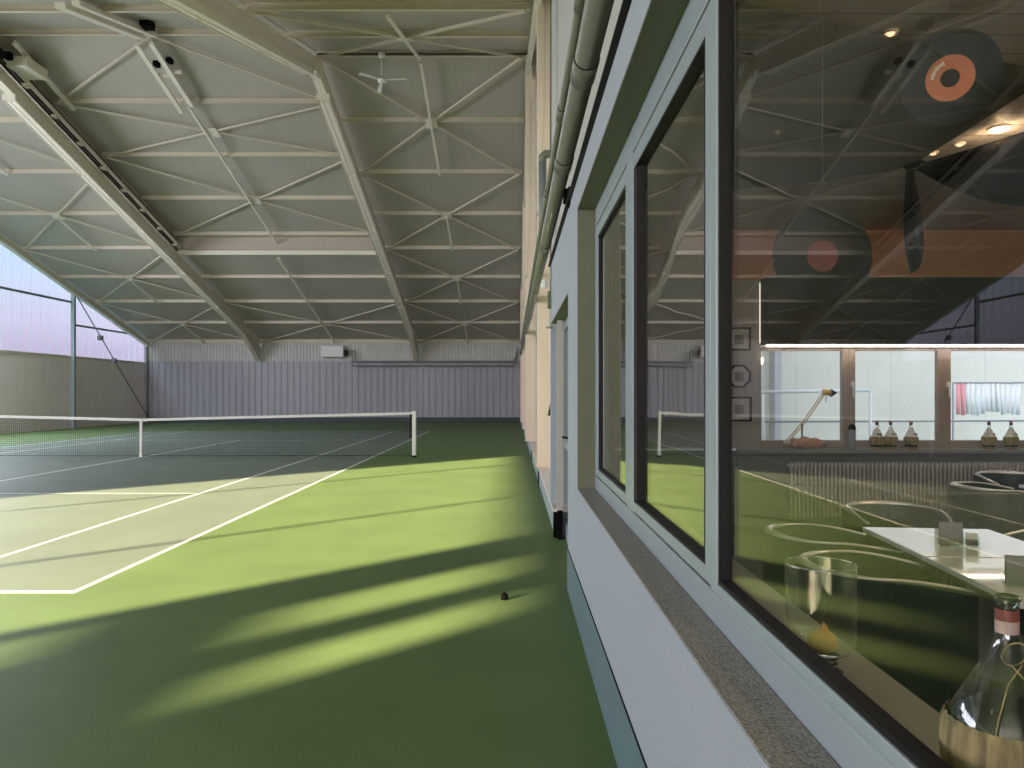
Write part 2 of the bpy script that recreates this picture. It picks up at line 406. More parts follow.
brace(F1+.15, F2-.1, YR+6*SP, YR+8*SP, 0, 'crossed steel brace of the middle roof bay next to the far wall', 'cross braces of the middle bay', 0)
brace(F1+.15, F2-.1, YR, YR+SP, UP, 'pair of spreading braces below the ridge of the raised middle bay', 'cross braces of the middle bay', 0, half='near')
XM = -9.3
b = new(); beam(b, (XM,YR+SP,zr(YR+SP)+UP-.12), (XM,YO-.1,zr(YO)+UP-.12), .07, .06)
tag(obj('roof_strut', b, M['steelw']), 'thin straight strut running down the raised middle roof bay', 'roof strut')
b = new(); beam(b, (XM,YO+.1,zr(YO)-.12), (XM,YF-.3,zr(YF-.3)-.12), .07, .06)
tag(obj('roof_strut', b, M['steelw']), 'thin straight strut from the pinkish step down to the far wall', 'roof strut')
# opening arms of the raised roof
def arm(x, y0, y1, label, dz=.0, dark=True):
    t = thing('roof_vent_opener', label, 'roof opener', (x, y0, zr(y0)+UP-.2), 'opener arms of the raised roof')
    b = new(); z = lambda y: zr(y)+UP-.16+dz
    beam(b, (x,y0,z(y0)), (x,y1,z(y1)), .13, .07); beam(b, (x,y0,z(y0)+.05), (x,y1,z(y1)+.05), .05, .05)
    obj('rail', b, M['steelw'], t)
    if dark:
        b = new(); ym = y0+(y1-y0)*.3
        box(b, x+.08, x+.2, ym-.1, ym+.1, z(ym)+.02, z(ym)+.14); obj('motor', b, M['black'], t)
        b = new(); box(b, x-.06, x+.30, ym+.32, ym+.42, z(ym)-.1, z(ym)-.02); obj('bracket', b, M['steelw'], t)
arm(XM-.25, YR+.1, YR+SP+.15, 'left one of the paired opener arms under the ridge of the raised bay', -.05)
arm(XM+.12, YR+.1, YR+SP-.05, 'right one of the paired opener arms under the ridge of the raised bay', .0)
arm(F1+.6, YR+.1, YR+SP+.1, 'opener arm at the upper left corner next to the left rafter', 0, False)
t = thing('roof_opener_box', 'boxy cream drive unit at the left image edge between rafter and opener arm', 'roof opener', (F1+.45, YR+.9, zr(YR)+.1))
b = new(); box(b, F1+.2, F1+.75, YR+.35, YR+1.2, zr(YR)-.12, zr(YR)+.16); obj('housing', b, M['steelw'], t, .02)
b = new(); box(b, F1+.25, F1+.4, YR+.2, YR+.34, zr(YR)+.02, zr(YR)+.2); obj('mounting_plate', b, M['black'], t)
t = thing('ridge_opener_beam', 'sloping double opener beam at the upper left meeting the ridge', 'roof opener', (XM, 16.8, zr(16.8)+.4))
b = new(); q = lambda y: zr(y)+UP-.10
beam(b, (XM-.05,15.2,q(15.2)), (XM-.05,YR-.1,q(YR-.1)), .22, .12); beam(b, (XM+.28,15.2,q(15.2)+.05), (XM+.28,YR-.1,q(YR-.1)+.05), .16, .10)
obj('rail', b, M['steelw'], t)
b = new(); box(b, XM+.42, XM+.66, 17.5, 17.8, q(17.6)+.06, q(17.6)+.24); obj('motor', b, M['black'], t)
# rail with brackets beside the left rafter
t = thing('slot_rail', 'thin steel rail with dark brackets in the slot above the left rafter', 'rail', (F1+.2, 24, zr(24)))
b = new(); beam(b, (F1+.22,YR+.3,zr(YR+.3)+.16), (F1+.22,YO-.3,zr(YO-.3)+.16), .09, .07); obj('rail', b, M['steelw'], t)
for i in range(8):
    y = YR+1.2+i*1.25; b = new(); box(b, F1+.1, F1+.27, y-.1, y+.1, zr(y)+.05, zr(y)+.12); obj('bracket', b, M['steelw'], t)
# purlin for ridge: dark ridge line
b = new(); box(b, XL, F1-.1, YR-.12, YR-.09, zr(YR)-.01, zr(YR)+.02); box(b, F2+.1, XR-.2, YR-.13, YR-.10, zr(YR)-.03, zr(YR)+.0)
struct('trim_3', b, M['gap'])
# ceiling fan
fx, fy = -3.25, 18.35; fz = zr(YR)-.05
t = thing('ceiling_fan', 'small white three bladed ceiling fan hanging from the ridge of the right bay', 'ceiling fan', (fx,fy,fz))
b = new(); lathe(b, [(.02,-.14),(.075,-.11),(.085,-.03),(.06,0)], (fx,fy,fz), 18); obj('canopy', b, M['white'], t)
b = new(); tube(b, [(fx,fy,fz-.1),(fx,fy,fz-.62)], .014, 8); obj('rod', b, M['white'], t)
b = new(); lathe(b, [(.03,-.76),(.10,-.73),(.11,-.66),(.05,-.60)], (fx,fy,fz), 18); obj('motor', b, M['white'], t)
for a in (-.25, 1.85, 3.95):
    b = new(); d = Vector((math.cos(a),math.sin(a),0)); s = Vector((-d.y,d.x,0))
    o = Vector((fx,fy,fz-.69)); p, q_ = o+d*.1, o+d*.66
    hexa(b, [p-s*.03, p+s*.03, q_+s*.055-Vector((0,0,.03)), q_-s*.055-Vector((0,0,.05)), p-s*.03+Vector((0,0,.01)), p+s*.03+Vector((0,0,.01)), q_+s*.055-Vector((0,0,.02)), q_-s*.055-Vector((0,0,.04))])
    obj('blade', b, M['white'], t)
# ------------------------------------------------------------------ far wall
b = new(); ZS = 3.25
def corr(b, x0, x1, y, z0, z1, per, dep, t=.03):
    n = int((x1-x0)/per); pts = []
    for i in range(n):
        a = x0+i*per
        pts += [(a,y),(a+per*.42,y),(a+per*.5,y-dep),(a+per*.92,y-dep)]
    pts.append((x1,y))
    for (xa,ya),(xb,yb) in zip(pts, pts[1:]):
        v = [b.verts.new(p) for p in ((xa,ya,z0),(xb,yb,z0),(xb,yb,z1),(xa,ya,z1))]; b.faces.new(v)
corr(b, XL, XR, YF, .18, ZS, .34, .035); box(b, XL-.1, XR+.1, YF+.02, YF+.2, 0, ZS)
for x in (F1, F2): box(b, x-.03, x+.03, YF-.05, YF, .18, ZS)
struct('wall_far', b, M['wallfar'])
b = new(); corr(b, XL, XR, YF-.03, ZS-.04, ZE+.2, .17, .03); box(b, XL-.1, XR+.1, YF+.02, YF+.2, ZS, ZE+.2)
struct('wall_far_upper', b, M['wallup'])
b = new(); box(b, XL, XR-.2, YF-.10, YF-.045, 0, .27); struct('baseboard_far', b, M['base'])
b = new(); box(b, XL, XR, YF-.16, YF-.06, ZE-.07, ZE+.03); struct('trim_4', b, M['steel'])
# heater on the far wall with its pipes
t = thing('wall_heater', 'white boxy heater unit mounted high on the far wall', 'heater', (-9.3, YF-.3, 3.5))
b = new(); box(b, -9.92, -8.76, YF-.62, YF-.12, 3.42, 4.02); obj('casing', b, M['white'], t, .05)
b = new(); box(b, -8.74, -8.6, YF-.5, YF-.3, 3.5, 3.8); obj('valve_box', b, M['gasket'], t)
b = new(); tube(b, [(-8.6,YF-.4,3.75),(-8.2,YF-.4,3.75),(-8.2,YF-.35,3.55),(-8.2,YF-.35,3.2)], .03, 8); tube(b, [(-8.6,YF-.4,3.6),(-8.35,YF-.4,3.6),(-8.35,YF-.35,3.1)], .03, 8); obj('connection_pipe', b, M['grey'], t)
for z, l, x0 in ((3.2,'upper','-'),(2.98,'lower','-')):
    b = new(); tube(b, [(-8.35,YF-.33,z),(.05,YF-.33,z),(.22,YF-1.2,z+.25),(.3,YF-2.6,z+.55)], .045, 10)
    tag(obj('heating_pipe', b, M['grey']), '%s grey pipe running along the far wall from the heater' % l, 'pipe', 'heating pipes of the far wall')
# ------------------------------------------------------------------ left wall
b = new(); box(b, XL-.15, XL, YN, YF+.1, 0, 3.1); struct('wall_left', b, M['wallleft'])
def gable_glass(y0, y1, name):
    b = new(); n = 1
    hexa(b, [(XL-.08,y0,3.15),(XL-.07,y0,3.15),(XL-.07,y1,3.15),(XL-.08,y1,3.15),(XL-.08,y0,zr(y0)+.05),(XL-.07,y0,zr(y0)+.05),(XL-.07,y1,zr(y1)+.05),(XL-.08,y1,zr(y1)+.05)])
    return struct(name, b, M['poly'])
gable_glass(YR, 32.15, 'window_1'); gable_glass(32.25, YF, 'window_2'); gable_glass(YN, YR, 'window_3')
b = new(); box(b, XL-.16, XL+.03, YN, YF, 3.07, 3.17); struct('trim_5', b, M['steel'])
for i, y in enumerate((2.4, 7.5, 13.0, YR, 25.4, 32.2)):
    b = new(); box(b, XL+.004, XL+.16, y-.07, y+.07, .02, zr(y)-.3)
    tag(obj('gable_post', b, M['curb']), ['slim upright post of the left gable behind the near bay','slim upright post of the left gable, second from the camera','slim upright post of the left gable, third from the camera','tall upright post of the left gable under the ridge','upright post of the left gable just outside the left picture edge','pale blue upright post splitting the left gable glazing near the far corner'][i], 'post', 'posts of the left gable')
b = new(); box(b, XL-.04, XL+.06, YR, 32.13, 5.48, 5.56); tag(obj('glazing_rail', b, M['grey']), 'thin dark horizontal rail across the larger gable window', 'rail')
b = new(); box(b, XL-.04, XL+.06, 32.27, 37.3, 4.5, 4.58); tag(obj('glazing_rail', b, M['grey']), 'thin dark horizontal rail across the small triangular gable window', 'rail')
t = thing('diagonal_wall_brace', 'thin dark diagonal rod crossing the left wall down to the far corner', 'brace', (XL+.2, 38.5, .2))
b = new(); tube(b, [(XL+.2,32.3,5.75),(XL+.2,38.6,.25)], .026, 8); obj('rod', b, M['grey'], t)
for y, z in ((34.1,4.1),(35.3,3.1)):
    b = new(); box(b, XL+.12, XL+.28, y-.12, y+.12, z-.11, z+.11); obj('clamp', b, M['grey'], t)
b = new(); box(b, XL, XL+.12, YF-.25, YF-.1, 0, ZE); struct('trim_6', b, M['wallfar'])
# ------------------------------------------------------------------ right gable wall beyond the clubroom
b = new(); box(b, XR, XR+.15, 10.4, YF+.1, 0, 10.3)
struct('wall_right', b, M['wallr'])
b = new(); box(b, XR+.003, XR+.12, YN, 10.4, 3.3, 10.3); box(b, XR-.012, XR+.02, 10.55, 10.6, 3.3, 10); struct('wall_right_upper', b, M['wallr'])
for i, (y, x0, x1) in enumerate(((12.15,.42,.62),(18.7,.345,.60),(25.2,.36,.60),(31.7,.36,.60))):
    top = zr(y)-.15
    t = thing('steel_column', ['cream steel column nearest the camera on the right wall','second cream steel column on the right wall, under the ridge','third cream steel column on the right wall','farthest cream steel column on the right wall'][i], 'column', ((x0+x1)/2, y, .3), 'columns along the right wall')
    b = new(); box(b, x0, x1, y, y+.02, .3, top); box(b, x0, x1, y+.30, y+.32, .3, top); box(b, (x0+x1)/2-.01, (x0+x1)/2+.01, y+.02, y+.30, .3, top)
    box(b, x0, x0+.015, y+.02, y+.3, .3, top); obj('shaft', b, M['column'], t)
    b = new(); box(b, x0-.02, x1+.02, y-.03, y+.35, .3, .315); obj('base_plate', b, M['column'], t)
    b = new(); box(b, x0-.03, x0+.05, y-.03, y+.03, 4.45, 4.52); tube(b, [(x0+.03,y-.012,4.5),(x0+.11,y-.012,6.2),(x0+.13,y-.012,9)], .006, 6); obj('cable', b, M['steel'], t)
# low ledge with curb and dark feet
t = thing('wall_ledge', 'long pinkish white ledge along the foot of the right wall', 'ledge', (.54, 22, 0))
b = new(); box(b, .43, .65, 7.7, YF-.2, .265, .30); obj('top_board', b, M['ledge'], t)
b = new(); box(b, .452, .647, 7.8, YF-.2, 0, .262); obj('curb', b, M['curb'], t)
for y in (7.66, 12.2, 16.6, 22.5, 28.5):
    b = new(); box(b, .435, .52, y, y+.12, 0, .262); obj('support_foot', b, M['black'], t)
# ------------------------------------------------------------------ clubroom front wall with window niche and door recess
XW, XI = .43, .63  # wall, window, door, ducts, sill glass: earlier sizes scaled about the camera, baked in
NY0, NY1, NZ0, NZ1, WTOP = -2.5, 4.85, .875, 2.72, 2.91
DY0, DY1, DZ = 5.64, 8.1, 2.28
b = new()
box(b, XW, XI, -15, NY0, .316, WTOP); box(b, XW, XI, NY0, NY1, .316, NZ0-.002); box(b, XW, XI, NY0, NY1, NZ1, WTOP)
box(b, XW, XI, NY1, DY0, .316, WTOP); box(b, XW, XI, DY0, DY1, DZ, WTOP); box(b, XW-.003, XI, DY1, DY1+.1, .3, WTOP)
struct('wall_right_front', b, M['render'])
b = new(); box(b, XW-.006, XI, -15, DY0, 0, .310); struct('baseboard_right', b, M['turq'])
b = new(); box(b, XW-.004, XI, -15, DY0, .310, .3155); struct('trim_13', b, M['black'])
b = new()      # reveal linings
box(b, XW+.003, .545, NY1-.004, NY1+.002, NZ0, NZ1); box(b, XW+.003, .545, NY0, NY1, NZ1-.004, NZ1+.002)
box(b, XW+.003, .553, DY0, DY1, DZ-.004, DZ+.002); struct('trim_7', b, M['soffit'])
b = new(); box(b, XW+.002, .547, NY0, NY1, NZ0-.01, NZ0+.003); struct('trim_8', b, M['sill'])
# windows: outer frame, sashes, gaskets, panes
FX0, FX1, GX = .547, .587, .576
w = bpy.data.objects.new('window_4', None); C.objects.link(w); w['kind'] = 'structure'; W[w.name] = Vector((0,0,0))
b = new()
box(b, FX0, FX1, NY0, NY1, NZ0+.003, .964); box(b, FX0, FX1, NY0, NY1, 2.598, NZ1-.003)
box(b, FX0, FX1, NY1-.05, NY1, .964, 2.598); box(b, FX0, FX1, 3.33, 3.50, .964, 2.598); box(b, FX0, FX1, 1.97, 2.026, .964, 2.598)
box(b, FX0, FX1, NY0, 1.97, .964, .992); box(b, FX0, FX1, NY0, 1.97, 2.571, 2.598)
obj('window_frame', b, M['frame'], w, .003)
for i, (a, c) in enumerate(((3.50, NY1-.05), (2.032, 3.33), (NY0, 1.97))):
    z0, z1 = (.970, 2.592) if i < 2 else (.992, 2.571)
    if i < 2:
        sa, sc = a+.006, c-.006; q0 = .055; q1 = .05 if i == 0 else .02
        b = new(); box(b, FX0+.003, FX1-.004, sa, sa+q0, z0, z1); box(b, FX0+.003, FX1-.004, sc-q1, sc, z0, z1)
        box(b, FX0+.003, FX1-.004, sa+q0, sc-q1, z0, 1.015); box(b, FX0+.003, FX1-.004, sa+q0, sc-q1, 2.517, z1)
        obj('window_sash', b, M['frame'], w, .002)
        ga, gc, g0, g1 = sa+q0, sc-q1, 1.015, 2.517
    else: ga, gc, g0, g1 = a, c, z0, z1
    g = new(); k = .010; kk = .07 if i == 1 else k; x0 = FX0+(.012, .0025, .006)[i]
    box(g, x0, GX+.0105, ga, ga+k, g0, g1); box(g, x0, GX+.0105, gc-kk, gc+(.012 if i == 1 else 0), g0, g1); box(g, x0, GX+.0105, ga, gc, g0, g0+k); box(g, x0, GX+.0105, ga, gc, g1-k, g1)
    obj('gasket', g, M['gasket'], w)
    p = new(); box(p, GX-.003, GX+.003, ga+.004, gc-.004, g0+.004, g1-.004)
    obj('pane', p, M['pane'] if i == 2 else M['panew'], w)
# door in the recess
d = bpy.data.objects.new('door_1', None); C.objects.link(d); d['kind'] = 'structure'; W[d.name] = Vector((0,0,0))
b = new(); X0, X1 = .555, .60
box(b, X0, X1, DY0, DY0+.1, 0, DZ); box(b, X0, X1, DY1-.14, DY1, 0, DZ); box(b, X0, X1, DY0, DY1, DZ-.1, DZ); box(b, X0, X1, 7.0, 7.1, 0, DZ-.1); box(b, X0, X1, DY0, DY1, 0, .18); box(b, X0, X1, DY0, DY1, .93, 1.03)
obj('door_frame', b, M['frame'], d, .003)
b = new(); box(b, .575, .58, DY0+.1, DY1-.14, .18, DZ-.1); obj('pane', b, M['pane'], d)
b = new(); tube(b, [(.555,7.05,1.08),(.50,7.05,1.08),(.50,7.2,1.08)], .010, 8); obj('handle', b, M['black'], d)
t = thing('door_post', 'slim pale post with black foot standing before the recessed door', 'post', (.49, 7.6, 0))
b = new(); box(b, .468, .525, 7.58, 7.64, .3, 2.26); obj('shaft', b, M['wallr'], t)
b = new(); box(b, .47, .523, 7.575, 7.645, 0, .3); obj('foot', b, M['black'], t)
t = thing('wall_convector', 'ribbed white upright panel between the door recess and the first column', 'radiator', (.58, 10.8, .3))
b = new()
for k in range(44): beam(b, (.565,10.62,.34+k*.05), (.61,10.62,.36+k*.05), .02, .022, (0,0,1))
obj('fin', b, M['white'], t); b = new(); box(b, .60, .64, 10.6, 11.9, .31, 2.55); obj('back_panel', b, M['ledge'], t)
t = thing('wedge_wall_lamp', 'small dark wedge shaped wall lamp beside the door recess', 'wall lamp', (.56, 10.1, 1.3))
b = new(); hexa(b, [(.50,10.15,1.2),(.575,10.15,1.2),(.575,10.3,1.2),(.50,10.3,1.2),(.55,10.15,1.46),(.575,10.15,1.46),(.575,10.3,1.46),(.55,10.3,1.46)]); obj('shade', b, M['gasket'], t)
b = new(); box(b, .575, .60, 10.18, 10.27, 1.25, 1.40); obj('bracket', b, M['grey'], t)
# small lamp and box hanging on the wall corner
t = thing('corner_spotlight', 'small white spotlight on a bracket at the end of the clubroom wall', 'spotlight', (.35, 8.05, 2.75))
b = new(); box(b, .39, .425, 8.0, 8.1, 2.44, 2.62); obj('junction_box', b, M['soffit'], t)
b = new(); box(b, .33, .425, 8.02, 8.08, 2.58, 2.61); obj('bracket', b, M['steelw'], t)
b = new(); ball(b, (.355,8.04,2.70), .04, 1, 1, 1.3); obj('lamp_head', b, M['white'], t)
b = new(); tube(b, [(.425,8.05,2.62),(.415,8.0,2.67),(.425,8.0,2.75),(.425,7.95,2.88)], .005, 6); obj('cable', b, M['grey'], t)
b = new(); tube(b, [(.43,7.74,2.20),(.36,7.74,2.20)], .010, 8); tag(obj('wall_bolt', b, M['grey']), 'thin metal rod sticking out above the door recess', 'rod')
# ducts
def duct(x, z, r, y0, y1, label, rings):
    t = thing('wall_duct', label, 'pipe', (x, (y0+y1)/2, z))
    b = new(); tube(b, [(x,y0,z),(x,y1,z)], r, 32); obj('pipe', b, M['duct'], t)
    for y in rings:
        b = new(); tube(b, [(x,y,z),(x,y+.22,z)], r+.005, 32); obj('sleeve', b, M['duct'], t)
        b = new(); tube(b, [(x,y-.007,z),(x,y+.001,z)], r+.0035, 32); obj('joint_gap', b, M['black'], t)
    return t
duct(.348, 3.064, .057, -2, 28.5, 'thick grey duct running along the wall above the window', (3.42, 4.85, 7.6, 11, 15))
duct(.345, 3.45, .030, -2, 28.5, 'thinner grey duct running just above the thick one', (3.5, 5.0, 7))
b = new(); box(b, .415, .422, -2, 8.1, 2.926, 2.938); tag(obj('cable_conduit', b, M['white']), 'thin white cable strip between duct and window wall', 'cable')
b = new(); box(b, .40, .652, -2, 8.15, 2.911, 2.922); box(b, .43, .652, -2, 8.15, 2.922, 3.0); struct('gap_shade', b, M['gasket'])  # dark strip painted in for the shaded gap between duct and wall
t = thing('duct_hanger', 'small black hanger clamp between duct and window wall', 'bracket', (.42, 5.5, 2.95))
b = new(); box(b, .39, .425, 5.5, 5.62, 2.95, 3.04); box(b, .412, .428, 5.38, 5.5, 2.89, 3.02); obj('clamp', b, M['black'], t)
t = thing('vertical_vent_pipe', 'short vertical grey vent pipe rising behind the ducts by the first column', 'pipe', (.46, 11, 3.9))
b = new(); tube(b, [(.455,11,3.7),(.455,11,4.98)], .058, 20); obj('pipe', b, M['grey'], t)
b = new(); tube(b, [(.455,11,4.96),(.46,11,5.06),(.49,11,5.09),(.64,11,5.09)], .06, 20); obj('elbow', b, M['duct'], t)
# ------------------------------------------------------------------ unseen hall behind the camera, built to shape the sun streaks
b = new(); box(b, XL, XR+.15, -16.1, YN, 5.9, 6.1); box(b, XL, XR+.15, YN-.1, YN, 5.3, 6.0); struct('ceiling_back', b, M['roof'])
b = new()  # openings in this wall invented to throw sun streaks across the floor
XLW = (XL-.04, XL)
def lw_(y0, y1, z0, z1): box(b, XLW[0], XLW[1], y0, y1, z0, z1)
ZT = 5.1
lw_(-16, YN, 0, 3.15); lw_(-16, YN, ZT, 5.9)
lw_(-11.25, -10.97, 3.15, ZT); lw_(-11.95, -11.25, 4.35, ZT)
lw_(-12.62, -11.95, 3.15, 4.72); lw_(-13.12, -12.62, 3.15, ZT); lw_(-13.66, -13.12, 3.15, 4.74); lw_(-16, -13.66, 3.15, ZT)
lw_(-7.97, -7.90, 3.15, ZT); lw_(-3.0, -2.94, 3.15, ZT)
struct('wall_left_back', b, M['wallleft'])
b = new(); box(b, XL, XR, -16.15, -16.0, 0, .9); box(b, XL, XR, -16.15, -16, 4.4, 6.0)
for k in range(9): x = XL+k*2.5; box(b, x-.06, x+.06, -16.1, -16.0, .9, 4.4)
struct('wall_back', b, M['wallleft'])
b = new(); box(b, XR, XR+.15, -16, YN, 3.3, 6.0); struct('wall_right_back', b, M['wallr'])
# unseen block added to keep sun off the left gable; ground outside
b = new(); box(b, -60, -30, -11.3, 40, -.2, 13); hexa(b, [(-60,-11.3,13),(-30,-11.3,13),(-30,40,13),(-60,40,13),(-46,-11.3,15),(-44,-11.3,15),(-44,40,15),(-46,40,15)])
tag(obj('sun_blocker', b, M['blocker']), 'large plain block added outside the left gable to stop the sun', 'sun blocker')
b = new(); box(b, -120, XL-.2, -90, 120, -.3, -.05); box(b, XL-.2, 30, YF+.8, 120, -.3, -.05); box(b, XL-.2, 30, -90, -17.1, -.3, -.05); struct('ground', b, M['outfloor'])
# ------------------------------------------------------------------ tennis net
t = thing('tennis_net', 'dark tennis net with white top band stretched across the court between posts', 'tennis net', (CX, YB, 0))
PX = 6.50
def ztop(x): return .914 + (1.07-.914)*abs(x-CX)/PX
def zbot(x):
    u = abs(x-CX)/PX; return .03 + .05*max(0, u-.7)
b = new(); n = 280
for i in range(n+1):
    x = CX-PX+.06+(2*PX-.12)*i/n
    beam(b, (x,YB,zbot(x)), (x,YB,ztop(x)-.03), .0038, .0038, (0,1,0))
for j in range(20):
    for s in (-1, 1):
        xo = CX+s*(PX-.06); f = j/19
        beam(b, (CX,YB,zbot(CX)+(ztop(CX)-.05-zbot(CX))*f), (xo,YB,zbot(xo)+(ztop(xo)-.05-zbot(xo))*f), .0038, .0038)
obj('net_mesh', b, M['netmesh'], t)
b = new()
for s in (-1,1):
    xo = CX+s*(PX-.05)
    beam(b, (CX,YB,zbot(CX)), (CX+s*PX*.7,YB,zbot(CX+s*PX*.7)), .012, .012); beam(b, (CX+s*PX*.7,YB,.03), (xo,YB,zbot(xo)), .012, .012)
    beam(b, (xo,YB,.06), (xo,YB,1.04), .012, .012, (0,1,0))
obj('bottom_cord', b, M['netmesh'], t)
b = new()
for s in (-1,1):
    xo = CX+s*(PX-.04); beam(b, (CX,YB,.914-.03), (xo,YB,ztop(xo)-.03), .02, .062)
obj('top_band', b, M['canvas'], t)
b = new(); box(b, CX-.03, CX+.03, YB-.02, YB+.02, .0, .915); obj('center_strap', b, M['canvas'], t)
for s in (-1,1):
    x = CX+s*PX
    b = new(); box(b, x-.045, x+.045, YB-.045, YB+.045, .04, 1.10); p = obj('post', b, M['white'], t, .008)
    b = new(); box(b, x-.05, x+.05, YB-.05, YB+.05, 0, .04); obj('ground_sleeve', b, M['black'], p)
    b = new(); box(b, x-s*.09-.012, x-s*.045+.0, YB-.02, YB+.02, .45, 1.02); obj('lacing_bar', b, M['gasket'], p)
# little black thing on the floor
b = new(); lathe(b, [(.020,0),(.026,.004),(.026,.035),(.022,.04)], (-.055,5.36,.001), 16); lathe(b, [(.012,.04),(.012,.05)], (-.055,5.36,.001), 12)
tag(obj('rubber_stopper', b, M['black']), 'tiny black rubber stopper lying alone on the green floor', 'stopper')
# ------------------------------------------------------------------ clubroom interior
RX1, RY0, RY1, RZ = 6.6, -2.6, 8.3, 3.35
b = new(); box(b, XI, RX1, RY0, RY1, -.05, 0.004); struct('floor_clubroom', b, M['infloor'])
b = new(); box(b, XI, RX1, RY0, RY1+.1, RZ, RZ+.1); struct('ceiling_clubroom', b, M['plank'])
b = new(); box(b, RX1, RX1+.1, RY0, RY1+.1, 0, RZ); struct('wall_clubroom_right', b, M['inwall'])
b = new(); box(b, XI, RX1, RY0-.1, RY0, 0, RZ); struct('wall_clubroom_back', b, M['inwall'])
WX0 = 2.80; SZ = .885; WT = 2.02
b = new(); box(b, XI, WX0, RY1, RY1+.2, SZ, 2.79); box(b, WX0, RX1, RY1, RY1+.2, WT, 2.79); struct('wall_clubroom_far', b, M['inwall'])
b = new(); box(b, XI, RX1, RY1, RY1+.2, 0, SZ-.04); struct('wall_clubroom_dado', b, M['lowwall'])
b = new(); box(b, XI, RX1, RY1-.01, RY1+.2, 2.79, RZ); struct('wall_clubroom_band', b, M['salmon'])
b = new(); box(b, WX0-.25, RX1, RY1-.16, RY1+.06, SZ-.04, SZ); struct('trim_10', b, M['insill'])
b = new(); box(b, .612, .817, -2.6, 5.6, .855, .89); struct('trim_11', b, M['insill'])
b = new(); box(b, XI+.001, .78, RY0, RY1, 0, .85); box(b, XI, XI+.05, RY0, RY1, 2.91, RZ); box(b, XI+.001, XI+.05, 4.9, RY1, .89, 2.91); struct('wall_clubroom_left', b, M['lowwall'])
# far casements
px = lambda p, Y=RY1: (p-512)*Y/735
mull = [(756,767),(843,858),(938,955),(1036,1050),(1128,1140)]
for i in range(4):
    a, c = px(mull[i][0]+ (0 if i == 0 else (mull[i][1]-mull[i][0])/2)), px((mull[i+1][0]+mull[i+1][1])/2)
    w = bpy.data.objects.new('window_%d' % (5+i), None); C.objects.link(w); w['kind'] = 'structure'; W[w.name] = Vector((0,0,0))
    b = new(); e = .075; y0, y1 = RY1+.04, RY1+.11
    box(b, a, a+e, y0, y1, SZ, WT); box(b, c-e, c, y0, y1, SZ, WT); box(b, a+e, c-e, y0, y1, SZ, SZ+.09); box(b, a+e, c-e, y0, y1, WT-.03, WT)
    obj('window_frame', b, M['taupe'], w, .006)
    b = new(); box(b, a+e, c-e, y0+.03, y0+.035, SZ+.09, WT-.03); obj('pane', b, M['panef'], w)
    if i: 
        b = new(); box(b, a+.02, a+.05, y0-.03, y0, 1.58, 1.64); box(b, a+.028, a+.042, y0-.045, y0-.03, 1.46, 1.63); obj('window_handle', b, M['white'], w)
# valance with light strip
t = thing('window_valance', 'long black valance box above the far clubroom windows', 'valance', (4.7, RY1-.2, 2.0))
b = new(); box(b, 2.79, RX1-.02, RY1-.26, RY1-.03, WT+.03, 2.78); obj('box', b, M['valance'], t, .005)
b = new(); box(b, 2.85, RX1-.05, RY1-.10, RY1-.06, WT+.012, WT+.028); obj('light_strip', b, M['led'], t)
b = new(); box(b, 2.782, 2.788, RY1-.05, RY1-.03, WT+.05, 2.75); obj('side_light_strip', b, M['led2'], t)
# radiator under the windows
t = thing('ribbed_radiator', 'long white ribbed radiator under the far clubroom windows', 'radiator', (4.8, RY1-.1, .12))
b = new()
for k in range(72): 
    x = 3.1+k*.045; box(b, x, x+.022, RY1-.12, RY1-.05, .12, .74)
obj('rib', b, M['wallr'], t)
b = new(); box(b, 3.08, 6.36, RY1-.1, RY1-.06, .14, .17); box(b, 3.08, 6.36, RY1-.1, RY1-.06, .69, .72); obj('manifold', b, M['wallr'], t)
# pictures on the grey wall
for k, (pz, hh, lab) in enumerate(((2.12,.26,'topmost of the three small framed pictures on the grey clubroom wall'),(1.70,.26,'eight sided framed picture between the two square ones'),(1.33,.28,'lowest of the three small framed pictures on the grey clubroom wall'))):
    xc = 2.56; t = thing('framed_picture', lab, 'picture', (xc, RY1-.02, pz), 'small pictures on the clubroom wall')
    n = 8 if k == 1 else 4
    ang = PI/n; R = (hh/2)/math.cos(ang)
    def ring(r): return [(xc+r*math.cos(ang+2*PI*i/n), pz+r*math.sin(ang+2*PI*i/n)) for i in range(n)]
    o1, i1 = ring(R), ring(R*.84)
    b = new()
    for i in range(n):
        j = (i+1)%n
        hexa(b, [(o1[i][0],RY1-.03,o1[i][1]),(o1[j][0],RY1-.03,o1[j][1]),(o1[j][0],RY1-.002,o1[j][1]),(o1[i][0],RY1-.002,o1[i][1]),(i1[i][0],RY1-.03,i1[i][1]),(i1[j][0],RY1-.03,i1[j][1]),(i1[j][0],RY1-.002,i1[j][1]),(i1[i][0],RY1-.002,i1[i][1])])
    obj('frame', b, M['black'], t)
    b = new(); f = b.faces.new([b.verts.new((x,RY1-.012,z)) for x, z in i1]); r = bmesh.ops.extrude_face_region(b, geom=[f]); bmesh.ops.translate(b, verts=[v for v in r['geom'] if isinstance(v, bmesh.types.BMVert)], vec=(0,.008,0))
    obj('mount', b, M['wallr'], t)
    b = new(); box(b, xc-.05, xc+.05, RY1-.018, RY1-.013, pz-.06, pz+.05); obj('print', b, M['lowwall'], t)
